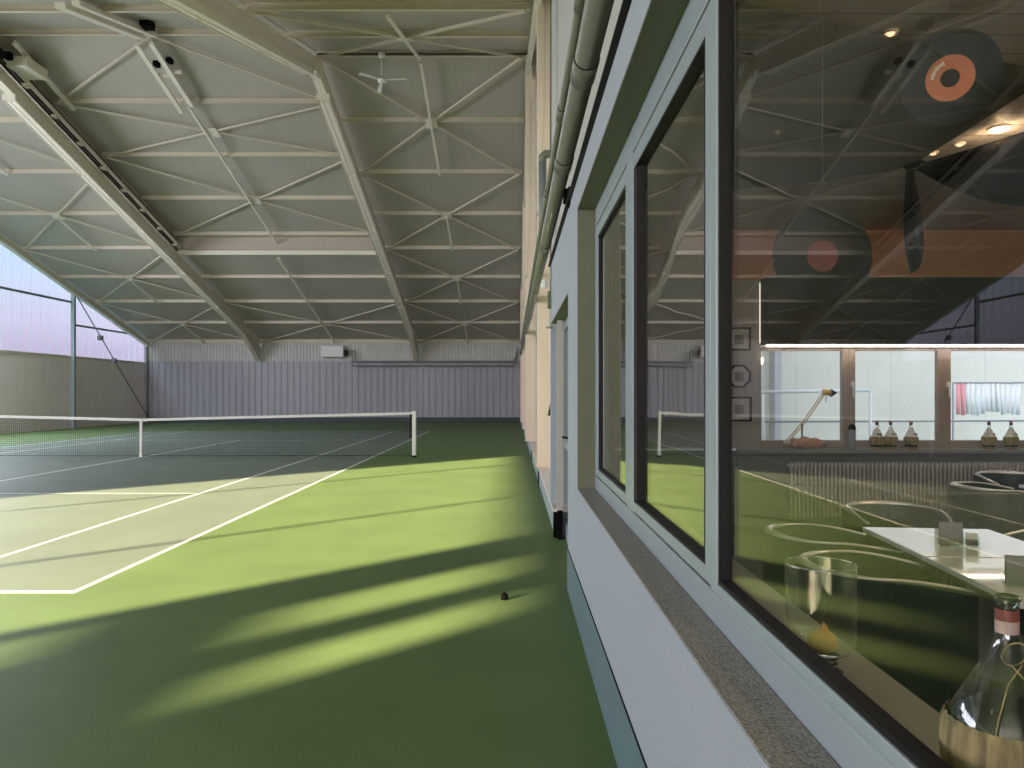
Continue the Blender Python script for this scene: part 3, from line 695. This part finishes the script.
# one seen ceiling spot; dim glows imitate its pane reflections; unseen spots added
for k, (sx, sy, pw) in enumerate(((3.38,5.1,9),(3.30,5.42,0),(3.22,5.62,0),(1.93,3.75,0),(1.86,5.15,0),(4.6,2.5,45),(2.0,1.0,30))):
    t = thing('spotlight_or_reflection', ['brightly lit round ceiling spotlight at the upper right','small glow for a pane reflection next to the bright spotlight','smallest glow for a pane reflection left of the bright spotlight','faint glow for a pane reflection near the upper orange labelled record','faint glow for a pane reflection high above the red labelled record','unseen ceiling spotlight added outside the right picture edge','unseen ceiling spotlight added close to the window behind the camera'][k], 'spotlight', (sx,sy,RZ), 'ceiling spotlights of the clubroom')
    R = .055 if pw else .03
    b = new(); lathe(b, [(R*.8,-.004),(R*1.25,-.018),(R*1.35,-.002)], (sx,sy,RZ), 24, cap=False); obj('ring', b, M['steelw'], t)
    b = new(); ball(b, (sx,sy,RZ-.012), R*.72, 1,1,.6); obj('bulb_or_glow', b, M['lamp_on'] if pw else M['glow_dim'], t)
    if pw:
        l = bpy.data.lights.new('spot_glow', 'POINT'); l.energy = pw; l.color = (1,.72,.45); l.shadow_soft_size = .05
        o = bpy.data.objects.new('spot_glow', l); C.objects.link(o); o.location = (sx,sy,RZ-.14)
# unseen pendant lamps added to brighten the room, right of view and behind
for lx, ly, e, lab in ((4.6,3.0,42,'unseen dome lamp added for light right of the joined tables'),(2.3,.3,16,'unseen dome lamp added for light close to the front window')):
    t = thing('added_pendant', lab, 'added lamp', (lx,ly,RZ))
    b = new(); lathe(b, [(.16,2.18-RZ),(.14,2.27-RZ),(.07,2.33-RZ),(.02,2.36-RZ)], (lx,ly,RZ), 28, cap=False); obj('shade', b, M['fabric'], t)
    b = new(); tube(b, [(lx,ly,2.35),(lx,ly,RZ)], .004, 6); obj('cable', b, M['black'], t)
    b = new(); ball(b, (lx,ly,2.24), .04); obj('bulb_or_glow', b, M['glow_dim'], t)
    l = bpy.data.lights.new('added_pendant_glow', 'POINT'); l.energy = e; l.color = (1,.80,.58); l.shadow_soft_size = .1
    o = bpy.data.objects.new('added_pendant_glow', l); C.objects.link(o); o.location = (lx,ly,2.12)
# records
def record(cx, cy, cz, R, lab, single, lean):
    t = thing('hanging_record', lab, 'record', (cx,cy,cz))
    def T(b):
        nv = (Vector((0,0,1.5))-Vector((cx,cy,cz))).normalized().lerp(Vector((0,-1,0)), lean).normalized()
        xv = Vector((0,0,1)).cross(nv).normalized(); yv = nv.cross(xv)
        M_ = Matrix.Translation((cx,cy,cz)) @ Matrix((xv,yv,nv)).transposed().to_4x4()
        bmesh.ops.transform(b, matrix=M_, verts=b.verts[:]); return b
    rl = R*.36 if single else R*.31
    def annulus(r0, r1, z0, z1, n=72):
        b = new(); rings = []
        for r, z in ((r0,z0),(r1,z0),(r1,z1),(r0,z1)):
            rings.append([b.verts.new((r*math.cos(2*PI*k/n), r*math.sin(2*PI*k/n), z)) for k in range(n)])
        for i in range(4):
            p, q = rings[i], rings[(i+1)%4]
            for k in range(n): b.faces.new([p[k],p[(k+1)%n],q[(k+1)%n],q[k]])
        return b
    hole = R*.19 if single else R*.016
    b = annulus(hole, R, -.0012, .0012)
    obj('disc', T(b), M['vinyl'], t)
    b = annulus(hole, rl*1.34 if single else rl, .0013, .0022); 
    obj('label', T(b), M['label_o'] if single else M['label_r'], t)
    if single:   # rounded lettering band, upper left of the label
        b = new(); rm = (hole+rl*1.34)/2*1.05
        for i in range(9):
            a = PI*(.62+.042*i*1.0); c, s = math.cos(a), math.sin(a)
            h = R*(.035 if i%3 else .055)
            o = Vector((c*rm, s*rm, .0028)); dx = Vector((-s, c, 0)); dy = Vector((c, s, 0))
            for u in (-1, 1):
                hexa(b, [o+dx*(u*R*.012-R*.006)-dy*h, o+dx*(u*R*.012+R*.006)-dy*h, o+dx*(u*R*.012+R*.006)+dy*h, o+dx*(u*R*.012-R*.006)+dy*h]+[v+Vector((0,0,.0004)) for v in (o+dx*(u*R*.012-R*.006)-dy*h, o+dx*(u*R*.012+R*.006)-dy*h, o+dx*(u*R*.012+R*.006)+dy*h, o+dx*(u*R*.012-R*.006)+dy*h)])
            hexa(b, [o-dx*R*.02-dy*R*.008, o+dx*R*.02-dy*R*.008, o+dx*R*.02+dy*R*.008, o-dx*R*.02+dy*R*.008]+[v+Vector((0,0,.0004)) for v in (o-dx*R*.02-dy*R*.008, o+dx*R*.02-dy*R*.008, o+dx*R*.02+dy*R*.008, o-dx*R*.02+dy*R*.008)])
        obj('lettering', T(b), M['paper'], t)
    b = new(); tube(b, [(cx,cy,cz+R*.9),(cx,cy,RZ)], .0007, 5); obj('string', b, M['lowwall'], t)
record(1.341, 2.25, 2.467, .137, 'hanging black record with orange label and large centre hole', True, 0)
record(.95, 2.25, 1.922, .153, 'hanging black record with small dark red label', False, 1)
# fabrics
def cloth(name, rows, m, parent=None, thick=0):
    b = new(); vs = [[b.verts.new(p) for p in r] for r in rows]
    for r0, r1 in zip(vs, vs[1:]):
        for i in range(len(r0)-1):
            f = b.faces.new([r0[i],r0[i+1],r1[i+1],r1[i]]); f.smooth = True
    o = obj(name, b, m, parent)
    sol = o.modifiers.new('solid', 'SOLIDIFY'); sol.thickness = .003
    return o
A = Vector((3.12, 5.75, 3.28)); B0 = Vector((.72, 5.75, 3.12))
rows = []
for i in range(9):
    v = i/8; row = []
    for k in range(25):
        u = k/24
        p0 = B0.lerp(A, u); p0.z += -.10*math.sin(PI*u) ; p0.y += -.05*math.sin(PI*u)
        p1 = Vector((.72+ (3.1-.72)*u, 3.3+.9*u, 3.33))
        p = p0.lerp(p1, v); p.z -= .05*math.sin(PI*v)*math.sin(PI*u); p.z += .006*math.sin(u*40)*(1-v)
        row.append(p)
    rows.append(row)
tag(cloth('sheer_ceiling_drape', rows, M['fabric']), 'wide sheer grey drape slung under the clubroom ceiling', 'drape')
t = thing('navy_fabric_swag', 'dark navy fabric swag knotted at one end and sagging below the ceiling', 'drape', tuple(A))
E = Vector((3.9, 3.70, 3.30)); rows = []
for i in range(8):
    v = i/7; row = []
    for k in range(25):
        u = k/24; p = A.lerp(E, u); s = math.sin(PI*u)
        p.z -= .04*s + v*s*.50; p.y -= .10*math.sin(v*PI)*s; p.z += .010*math.sin(v*22+u*3)*s; p.y += .02*math.sin(v*26)*s
        row.append(p)
    rows.append(row)
cloth('swag', rows, M['fabric2'], t)
rows = []
for i in range(14):
    v = i/13; row = []
    for k in range(9):
        u = k/8; wd = .035+.065*min(1,v*2.2)*(1 if v < .75 else 1-(v-.75)*2.5)
        row.append(Vector((A.x-.02+(u-.5)*2*wd*.8+.05*v, A.y-.03+.03*math.sin(u*9), A.z-v*.86+ (.10*u if v > .8 else 0))))
    rows.append(row)
cloth('tail', rows, M['fabric2'], t)
b = new(); ball(b, A+Vector((.02,-.03,0)), .075, 1.2,.8,.6); obj('knot', b, M['fabric2'], t)
# tables
def table(name_loc, w, d, rot, label, group):
    t = thing('cafe_table', label, 'table', (0,0,0), group)
    b = new(); box(b, -w/2, w/2, -d/2, d/2, .725, .75); obj('tabletop', b, M['table'], t, .004)
    b = new(); tube(b, [(0,0,.03),(0,0,.725)], .035, 16); obj('leg', b, M['gasket'], t)
    b = new(); lathe(b, [(.24,0),(.24,.015),(.05,.035)], (0,0,0), 28); obj('base', b, M['gasket'], t)
    t.location = name_loc; t.rotation_euler = (0,0,rot); return t
rt = -math.radians(5.5)
table((2.275, 3.745, 0), .67, .745, rt, 'white square cafe table, the farther of the joined pair', 'white tables in the clubroom')
table((2.20, 2.985, 0), .67, .745, rt, 'white square cafe table, the nearer of the joined pair', 'white tables in the clubroom')
table((4.55, 5.72, 0), .72, .72, 0, 'white cafe table in the back right of the clubroom', 'white tables in the clubroom')
# tub chairs
def tub():
    t = thing('tub_chair', 'x', 'chair', (0,0,0), 'tub chairs in the clubroom')
    R, H = .31, .735
    n = 40; a0 = math.radians(38)
    def shape(a, out):   # U shape open towards +x
        c, s = math.cos(a), math.sin(a)
        x = c*(R+out); y = s*(R+out)
        if c > 0: x = (1-abs(s))*(.0)+c*(R+.1+out*.3); y = math.copysign((R+out)*(abs(s)**.35), s)
        return x, y
    angs = [a0+(2*PI-2*a0)*i/n for i in range(n+1)]
    def top(a): 
        c = math.cos(a); return H - (.07*max(0,c)**1.5)
    b = new(); prof = []
    for a in angs:
        xo, yo = shape(a, 0); xi, yi = shape(a, -.055); z = top(a)
        xb, yb = shape(a, -.05)
        prof.append([b.verts.new(p) for p in ((xb*.92,yb*.92,.14),(xo,yo,.40),(xo,yo,z),(xi,yi,z),(xi,yi,.40))])
    for p, q in zip(prof, prof[1:]):
        for k in range(4):
            f = b.faces.new([p[k],q[k],q[k+1],p[k+1]]); f.smooth = k < 1
        b.faces.new([p[4],q[4],q[0],p[0]])
    b.faces.new(prof[0]); b.faces.new(prof[-1])
    obj('shell', b, M['tubdark'], t)
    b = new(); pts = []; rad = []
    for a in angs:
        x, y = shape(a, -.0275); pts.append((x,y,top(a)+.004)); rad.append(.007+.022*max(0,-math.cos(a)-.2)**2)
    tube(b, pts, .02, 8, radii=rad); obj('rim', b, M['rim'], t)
    b = new(); lathe(b, [(.20,.33),(.25,.36),(.255,.42),(.23,.455),(.0,.465)], (0.03,0,0), 28); obj('seat', b, M['tubdark'], t)
    for sx in (-1,1):
        for sy in (-1,1):
            b = new(); tube(b, [(sx*.17,sy*.19,0),(sx*.15,sy*.17,.2)], .015, 8); obj('leg', b, M['black'], t)
    return t
c0 = tub()
spots = [((1.60,3.28,0), rt, 'dark tub chair with painted rim highlight nearest the glass vase'),
         ((1.70,4.02,0), rt, 'dark tub chair with painted rim highlight left of the farther joined table'),
         ((2.52,4.86,0), -1.75, 'dark tub chair with painted rim highlight at the head of the joined tables'),
         ((3.08,3.92,0), PI+rt, 'dark tub chair with painted rim highlight right of the joined tables'),
         ((3.96,6.06,0), -.05, 'dark tub chair with painted rim highlight at the left of the back table'),
         ((4.66,6.85,0), -PI/2-.2, 'dark tub chair with painted rim highlight behind the back table by the radiator')]
for i, (l, r, lab) in enumerate(spots):
    c = c0 if i == 0 else dup(c0, l, r)
    c.location = l; c.rotation_euler = (0,0,r); c['label'] = lab
# menu stands on the tables
def stand(x, y, rot, label, big=1):
    t = thing('menu_stand', label, 'menu stand', (0,0,0), 'menu stands on the joined tables')
    b = new(); box(b, -.10, .10, -.035, .035, 0, .008); box(b, -.10,.10,-.035,-.031,.008,.05); box(b, -.10,.10,.031,.035,.008,.05); obj('acrylic_tray', b, M['thin'], t)
    b = new(); hexa(b, [(-.095,-.02,.01),(.02,-.02,.01),(.02,.02,.01),(-.095,.02,.01),(-.095,.0,.13),(.02,.0,.13),(.02,.025,.13),(-.095,.025,.13)]); obj('menu_card', b, M['lowwall'], t)
    b = new(); box(b, .03, .095, -.025, .025, .01, .085); obj('glass_cube', b, M['thin'], t)
    b = new(); box(b, .035, .09, -.012, .0, .045, .08); obj('white_tag', b, M['paper'], t)
    b = new(); box(b, .036, .09, -.02, .018, .012, .04); obj('contents', b, M['gasket'], t)
    t.location = (x,y,.75); t.rotation_euler = (0,0,rot); t.scale = (big,big,big)
stand(2.20, 3.62, -.35, 'small clear menu stand with dark card on the farther joined table', .88)
stand(2.02, 2.86, -.35, 'small clear menu stand with dark card on the nearer joined table', .88)
# hurricane glass with orange candle
vx, vy, vz = .676, 1.611, .89
t = thing('hurricane_glass', 'clear hurricane glass vase on the inner window sill', 'vase', (vx,vy,vz))
b = new(); r = .0735
lathe(b, [(r,.238),(r,.094),(r*.97,.066),(r*.80,.050),(r*.50,.044),(r*.1,.042)], (vx,vy,vz), 48, cap=False)
obj('glass', b, M['thin'], t)
b = new(); bmesh.ops.create_cone(b, segments=4, radius1=.001, radius2=.001, depth=.001); b.free()
b = new(); pts = [(vx+r*math.cos(2*PI*k/48), vy+r*math.sin(2*PI*k/48), vz+.238) for k in range(49)]; tube(b, pts, .0017, 6); obj('rim', b, M['clear'], t)
b = new(); lathe(b, [(r*.62,.0),(r*.62,.008),(r*.46,.016),(r*.50,.024),(r*.42,.032),(r*.56,.041)], (vx,vy,vz), 32); obj('foot', b, M['clear'], t)
b = new(); lathe(b, [(.005,.050),(.026,.052),(.031,.062),(.030,.075),(.022,.086),(.010,.090),(.004,.092)], (vx+.004,vy,vz), 24)
hexa(b, [(vx+.004,vy-.008,vz+.086),(vx+.020,vy-.008,vz+.086),(vx+.020,vy+.008,vz+.086),(vx+.004,vy+.008,vz+.086),(vx+.007,vy-.004,vz+.110),(vx+.013,vy-.004,vz+.104),(vx+.013,vy+.004,vz+.104),(vx+.007,vy+.004,vz+.110)])
tag(obj('orange_candle', b, M['orange']), 'small orange candle lying in the hurricane glass', 'candle')
# fiasco bottles
def fiasco(s, label, dark_top=True, group=None, detail=True):
    t = thing('fiasco_bottle', label, 'bottle', (0,0,0), group)
    b = new(); R = .100*s; h = .41*s; nr = .175 if detail else .215
    lathe(b, [(R*.80,.01*s),(R*.97,.08*s),(R,.15*s),(R*.93,.19*s),(R*.72,.235*s),(R*.42,.285*s),(R*.24,.32*s),(R*nr,.35*s),(R*nr,.395*s),(R*(nr+.02),.398*s),(R*(nr+.02),h),(R*(nr-.04),h)], (0,0,0), 40, cap=False)
    obj('glass', b, M['bottle'] if detail else M['clear'], t)
    b = new(); fn = lambda a, z: 1+.02*math.sin(a*26)
    lathe(b, [(R*.80,0),(R*.86,.015*s),(R*.84,.05*s),(R*1.02,.085*s),(R*1.06,.14*s),(R*1.03,.175*s),(R*.97,.19*s)], (0,0,0), 104, fn=fn, cap=False)
    obj('straw_basket', b, M['straw'], t)
    b = new(); lathe(b, [(R*.78,.012*s),(R*.95,.08*s),(R*.975,.15*s),(R*.90,.192*s),(R*.84,.202*s)], (0,0,0), 40); obj('wine', b, M['wine'], t)
    b = new(); lathe(b, [(R*(nr+.015),.368*s),(R*(nr+.015),.388*s)], (0,0,0), 24, cap=False); obj('red_band', b, M['cap_r'], t)
    if detail:
        b = new(); lathe(b, [(R*(nr+.015),.345*s),(R*(nr+.015),.3675*s)], (0,0,0), 24, cap=False); obj('neck_label', b, M['necklabel'], t)
        b = new(); lathe(b, [(R*(nr+.02),h-.006),(R*(nr+.05),h-.003),(R*(nr+.02),h+.001),(R*(nr-.03),h),(R*(nr-.04),h-.012)], (0,0,0), 24, cap=False); obj('lip', b, M['clear'], t)
        b = new(); pts = []
        for k in range(30):
            a = 2*PI*k/29; pts.append((-.012*s+.022*s*math.sin(a), -R*(.32+.12*(1-math.cos(a))/2), (.318-.022*math.cos(a))*s))
        tube(b, pts, .0016*s, 6)
        tube(b, [(-.02*s,-R*.42,.30*s),(.0,-R*.62,.27*s),(.05*s,-R*.85,.225*s),(.08*s,-R*.80,.19*s)], .0014*s, 6)
        tube(b, [(-.0,-R*.40,.30*s),(-.035*s,-R*.55,.27*s),(-.062*s,-R*.72,.22*s),(-.07*s,-R*.75,.19*s)], .0014*s, 6)
        obj('raffia_loop', b, M['straw'], t)
    else:
        b = new(); lathe(b, [(R*.25,h),(R*.25,h*.93)], (0,0,0), 16); lathe(b, [(R*.26,h+.002),(R*.26,h+.02*s)], (0,0,0), 16); obj('cork', b, M['cap_r'], t)
        b = new(); box(b, -R*.35, R*.35, -R*.80, -R*.62, .205*s, .245*s); obj('paper_seal', b, M['lowwall'], t)
        b = new(); lathe(b, [(R*.93,.192*s),(R*.72,.235*s),(R*.46,.285*s),(R*.26,.325*s)], (0,0,0), 24, cap=False); obj('label', b, M['paper'], t)
    return t
f0 = fiasco(.785, 'large straw covered glass wine flask in the near right corner')
f0.location = (.703, 1.044, .891)
f1 = fiasco(.72, 'x', group='straw covered flasks on the far sill', detail=False)
labs = ['small straw covered flask, left of the three together on the far sill','small straw covered flask, middle of the three together on the far sill','small straw covered flask, right of the three together on the far sill','small straw covered flask, left of the pair before the right far window','small straw covered flask at the right picture edge on the far sill']
for i, pxx in enumerate((877,892,911,989,1011)):
    Y = RY1-.09
    l = (px(pxx, Y), Y+(.03 if i == 1 else 0), SZ+.001)
    o = f1 if i == 0 else dup(f1, l, .3*i)
    o.location = l; o['label'] = labs[i]
# objects on the far sill
Y = RY1-.1
def W2(p, q, Yv=Y): return Vector(((p-512)*Yv/735, Yv, 1.5+(394-q)*Yv/735))
t = thing('desk_lamp', 'brass architect desk lamp with dark conical head on the far sill', 'desk lamp', (W2(801,449).x, Y, SZ))
b = new(); 
for o in (0, 3): tube(b, [W2(786+o,441),W2(801+o,424),W2(822+o,394)], .006, 6)
obj('arm', b, M['brass'], t)
b = new(); tube(b, [W2(802,424),(W2(802,424).x,Y,SZ)], .011, 8); lathe(b, [(.05,0),(.05,.012),(.02,.02)], (W2(802,424).x,Y,SZ), 20); obj('stand', b, M['grey'], t)
b = new(); beam(b, W2(784,442), W2(790,442), .04, .03); obj('counterweight', b, M['steelw'], t)
b = new(); tube(b, [W2(823,392),W2(831,393)], .035, 16); obj('lamp_collar', b, M['brass'], t)
b = new(); tube(b, [W2(831,393),W2(837,393)], .04, 16, radii=[.045,.004]); obj('lamp_shade', b, M['black'], t)
b = new(); tube(b, [W2(826,396),W2(826,402)], .004, 6); obj('switch', b, M['black'], t)
t = thing('seashell_ornament', 'pinkish brown ribbed seashell like ornament lying below the desk lamp', 'ornament', (W2(808,449).x, Y-.02, SZ))
b = new(); c = W2(808,443); n = 40
rings = []
for i in range(13):
    v = i/12; x = -.20+.40*v; rr = .075*math.sin(PI*min(1,(v*.9+.08)))**.6*(1-.35*v)
    rings.append([b.verts.new((c.x+x, Y-.02+rr*(1+.10*math.sin(9*k*2*PI/n+v*6))*math.cos(2*PI*k/n), SZ+.075+(rr+.012*math.sin(v*20))*math.sin(2*PI*k/n)*.92*(1+.08*math.sin(7*k*2*PI/n)))) for k in range(n)])
for p, q in zip(rings, rings[1:]):
    for k in range(n): b.faces.new([p[k],p[(k+1)%n],q[(k+1)%n],q[k]]).smooth = True
b.faces.new(rings[0]); b.faces.new(rings[-1])
obj('body', b, M['shell'], t)
b = new(); tube(b, [(c.x+.17,Y-.05,SZ+.02),(c.x+.20,Y-.06,SZ+.05),(c.x+.18,Y-.06,SZ+.09)], .012, 8); obj('lip', b, M['grey'], t)
t = thing('pillar_candle', 'grey cylinder with dark lid standing before the first window mullion', 'canister', (W2(852,449).x, Y, SZ))
b = new(); lathe(b, [(.038,0),(.04,.01),(.04,.215),(.036,.22)], (W2(852,449).x,Y,SZ), 24); obj('body', b, M['grey'], t)
b = new(); lathe(b, [(.041,.22),(.041,.245),(.02,.275)], (W2(852,449).x,Y,SZ), 24); obj('lid', b, M['black'], t)
# ------------------------------------------------------------------ yard beyond the far clubroom windows
b = new(); box(b, XR+.16, 14, RY1+.2, 17, -.06, -.002); struct('floor_yard', b, M['outfloor'])
b = new(); box(b, XR+.16, 14, 14, 14.2, 0, 6); struct('wall_yard', b, M['outwall'])
b = new(); box(b, 4.9, 5.02, 13.7, 13.98, 0, 4); box(b, XR+.2, 14, 13.93, 13.98, .45, .5); struct('trim_12', b, M['wallr'])
t = thing('yard_handrail', 'white handrail on posts beyond the far clubroom windows', 'handrail', (4.5, 12, 0))
b = new(); tube(b, [(4.05,12,1.53),(5.85,12,1.56)], .03, 10); obj('rail', b, M['white'], t)
b = new(); tube(b, [(4.1,12,0),(4.1,12,1.53)], .025, 8); tube(b, [(5.85,12,0),(5.85,12,1.56)], .025, 8); obj('post', b, M['white'], t)
b = new(); beam(b, (3.9,12.6,1.02), (9,12.6,1.04), .02, .03); tag(obj('yard_wire', b, M['grey']), 'thin grey wire stretched low beyond the far windows', 'wire')
t = thing('hanging_cloths', 'white and pink cloth strips hanging on a rail beyond the right window', 'cloth', (7.8, 12.5, 1.1))
for i in range(13):
    x = 7.55+i*.085; h = .55-.08*random.random()
    rows = [[Vector((x+.035*u+.015*v*math.sin(i), 12.5+.02*math.sin(u*3+i), 1.68-h*v)) for u in (0,1,2)] for v in (0,.5,1)]
    cloth('cloth_strip', rows, M['pink'] if i in (0,1) else M['white'], t)
b = new(); tube(b, [(7.5,12.5,1.69),(8.75,12.5,1.69)], .012, 8); tube(b, [(7.5,12.5,1.69),(7.5,12.5,0)], .012, 8); tube(b, [(8.75,12.5,1.69),(8.75,12.5,0)], .012, 8); obj('rail', b, M['grey'], t)
# ------------------------------------------------------------------ light
sun = bpy.data.lights.new('sun', 'SUN'); sun.energy = 50; sun.angle = math.radians(.5); sun.color = (1,.80,.50)
so = bpy.data.objects.new('sun', sun); C.objects.link(so)
el, hd_ = math.radians(10.8), math.radians(44)
dirv = Vector((math.cos(el)*math.cos(hd_), math.cos(el)*math.sin(hd_), -math.sin(el)))
so.rotation_euler = dirv.to_track_quat('-Z', 'Y').to_euler()
def area(name, loc, size, rot, e, col):
    l = bpy.data.lights.new(name, 'AREA'); l.shape = 'RECTANGLE'; l.size, l.size_y = size; l.energy = e; l.color = col
    o = bpy.data.objects.new(name, l); C.objects.link(o); o.location = loc; o.rotation_euler = rot
# area lamps added inside the left gable and end wall, standing in for daylight
area('gable_fill', (XL+.25, 10.0, 4.6), (15, 2.6), (PI/2+.45, 0, -PI/2), 1500, (.88,.90,1))
area('far_gable_fill', (XL+.25, 22.7, 5.0), (8, 2.0), (PI/2-.85, 0, -PI/2), 1100, (.84,.88,1))
area('end_fill', (-9.3, -15.7, 2.7), (18, 3.4), (PI/2+.7, 0, 0), 2300, (1,.95,.90))
w = bpy.data.worlds.new('sky'); S.world = w; w.use_nodes = True
N = w.node_tree.nodes; L = w.node_tree.links; bg = N['Background']
tc = N.new('ShaderNodeTexCoord'); sp = N.new('ShaderNodeSeparateXYZ'); L.new(tc.outputs['Generated'], sp.inputs[0])
cr = N.new('ShaderNodeValToRGB'); L.new(sp.outputs[2], cr.inputs[0])
e = cr.color_ramp.elements; e[0].position = 0; e[0].color = (.40,.36,.50,1); e[1].position = 1; e[1].color = (.50,.56,.66,1)
for p, c in ((.05,(.54,.44,.60,1)),(.085,(.66,.60,.76,1)),(.13,(.62,.70,.88,1)),(.20,(.45,.70,.92,1)),(.35,(.55,.64,.80,1))):
    k = e.new(p); k.color = c
# broad brightening round the sun, behind the camera on the left
dt = N.new('ShaderNodeVectorMath'); dt.operation = 'DOT_PRODUCT'; L.new(tc.outputs['Generated'], dt.inputs[0]); dt.inputs[1].default_value = tuple(-dirv)
mr = N.new('ShaderNodeMapRange'); mr.inputs[1].default_value = -.1; mr.inputs[2].default_value = 1; mr.inputs[3].default_value = 1; mr.inputs[4].default_value = 6
L.new(dt.outputs['Value'], mr.inputs[0])
mx = N.new('ShaderNodeVectorMath'); mx.operation = 'SCALE'; L.new(cr.outputs[0], mx.inputs[0]); L.new(mr.outputs[0], mx.inputs['Scale'])
L.new(mx.outputs[0], bg.inputs[0]); bg.inputs[1].default_value = 1.15
# ------------------------------------------------------------------ camera
cam = bpy.data.cameras.new('camera'); co = bpy.data.objects.new('camera', cam); C.objects.link(co)
co.location = (0,0,1.5); co.rotation_euler = (PI/2,0,0)
cam.sensor_fit = 'HORIZONTAL'; cam.sensor_width = 36; cam.lens = 735/1024*36
cam.shift_y = 10/1024; cam.clip_start = .05; cam.clip_end = 500
S.camera = co
S.view_settings.view_transform = 'Standard'; S.view_settings.look = 'None'; S.view_settings.gamma = 1; S.view_settings.exposure = 0
S.view_settings.use_curve_mapping = False
S.cycles.max_bounces = 10; S.cycles.transparent_max_bounces = 16; S.cycles.diffuse_bounces = 6; S.cycles.caustics_reflective = False
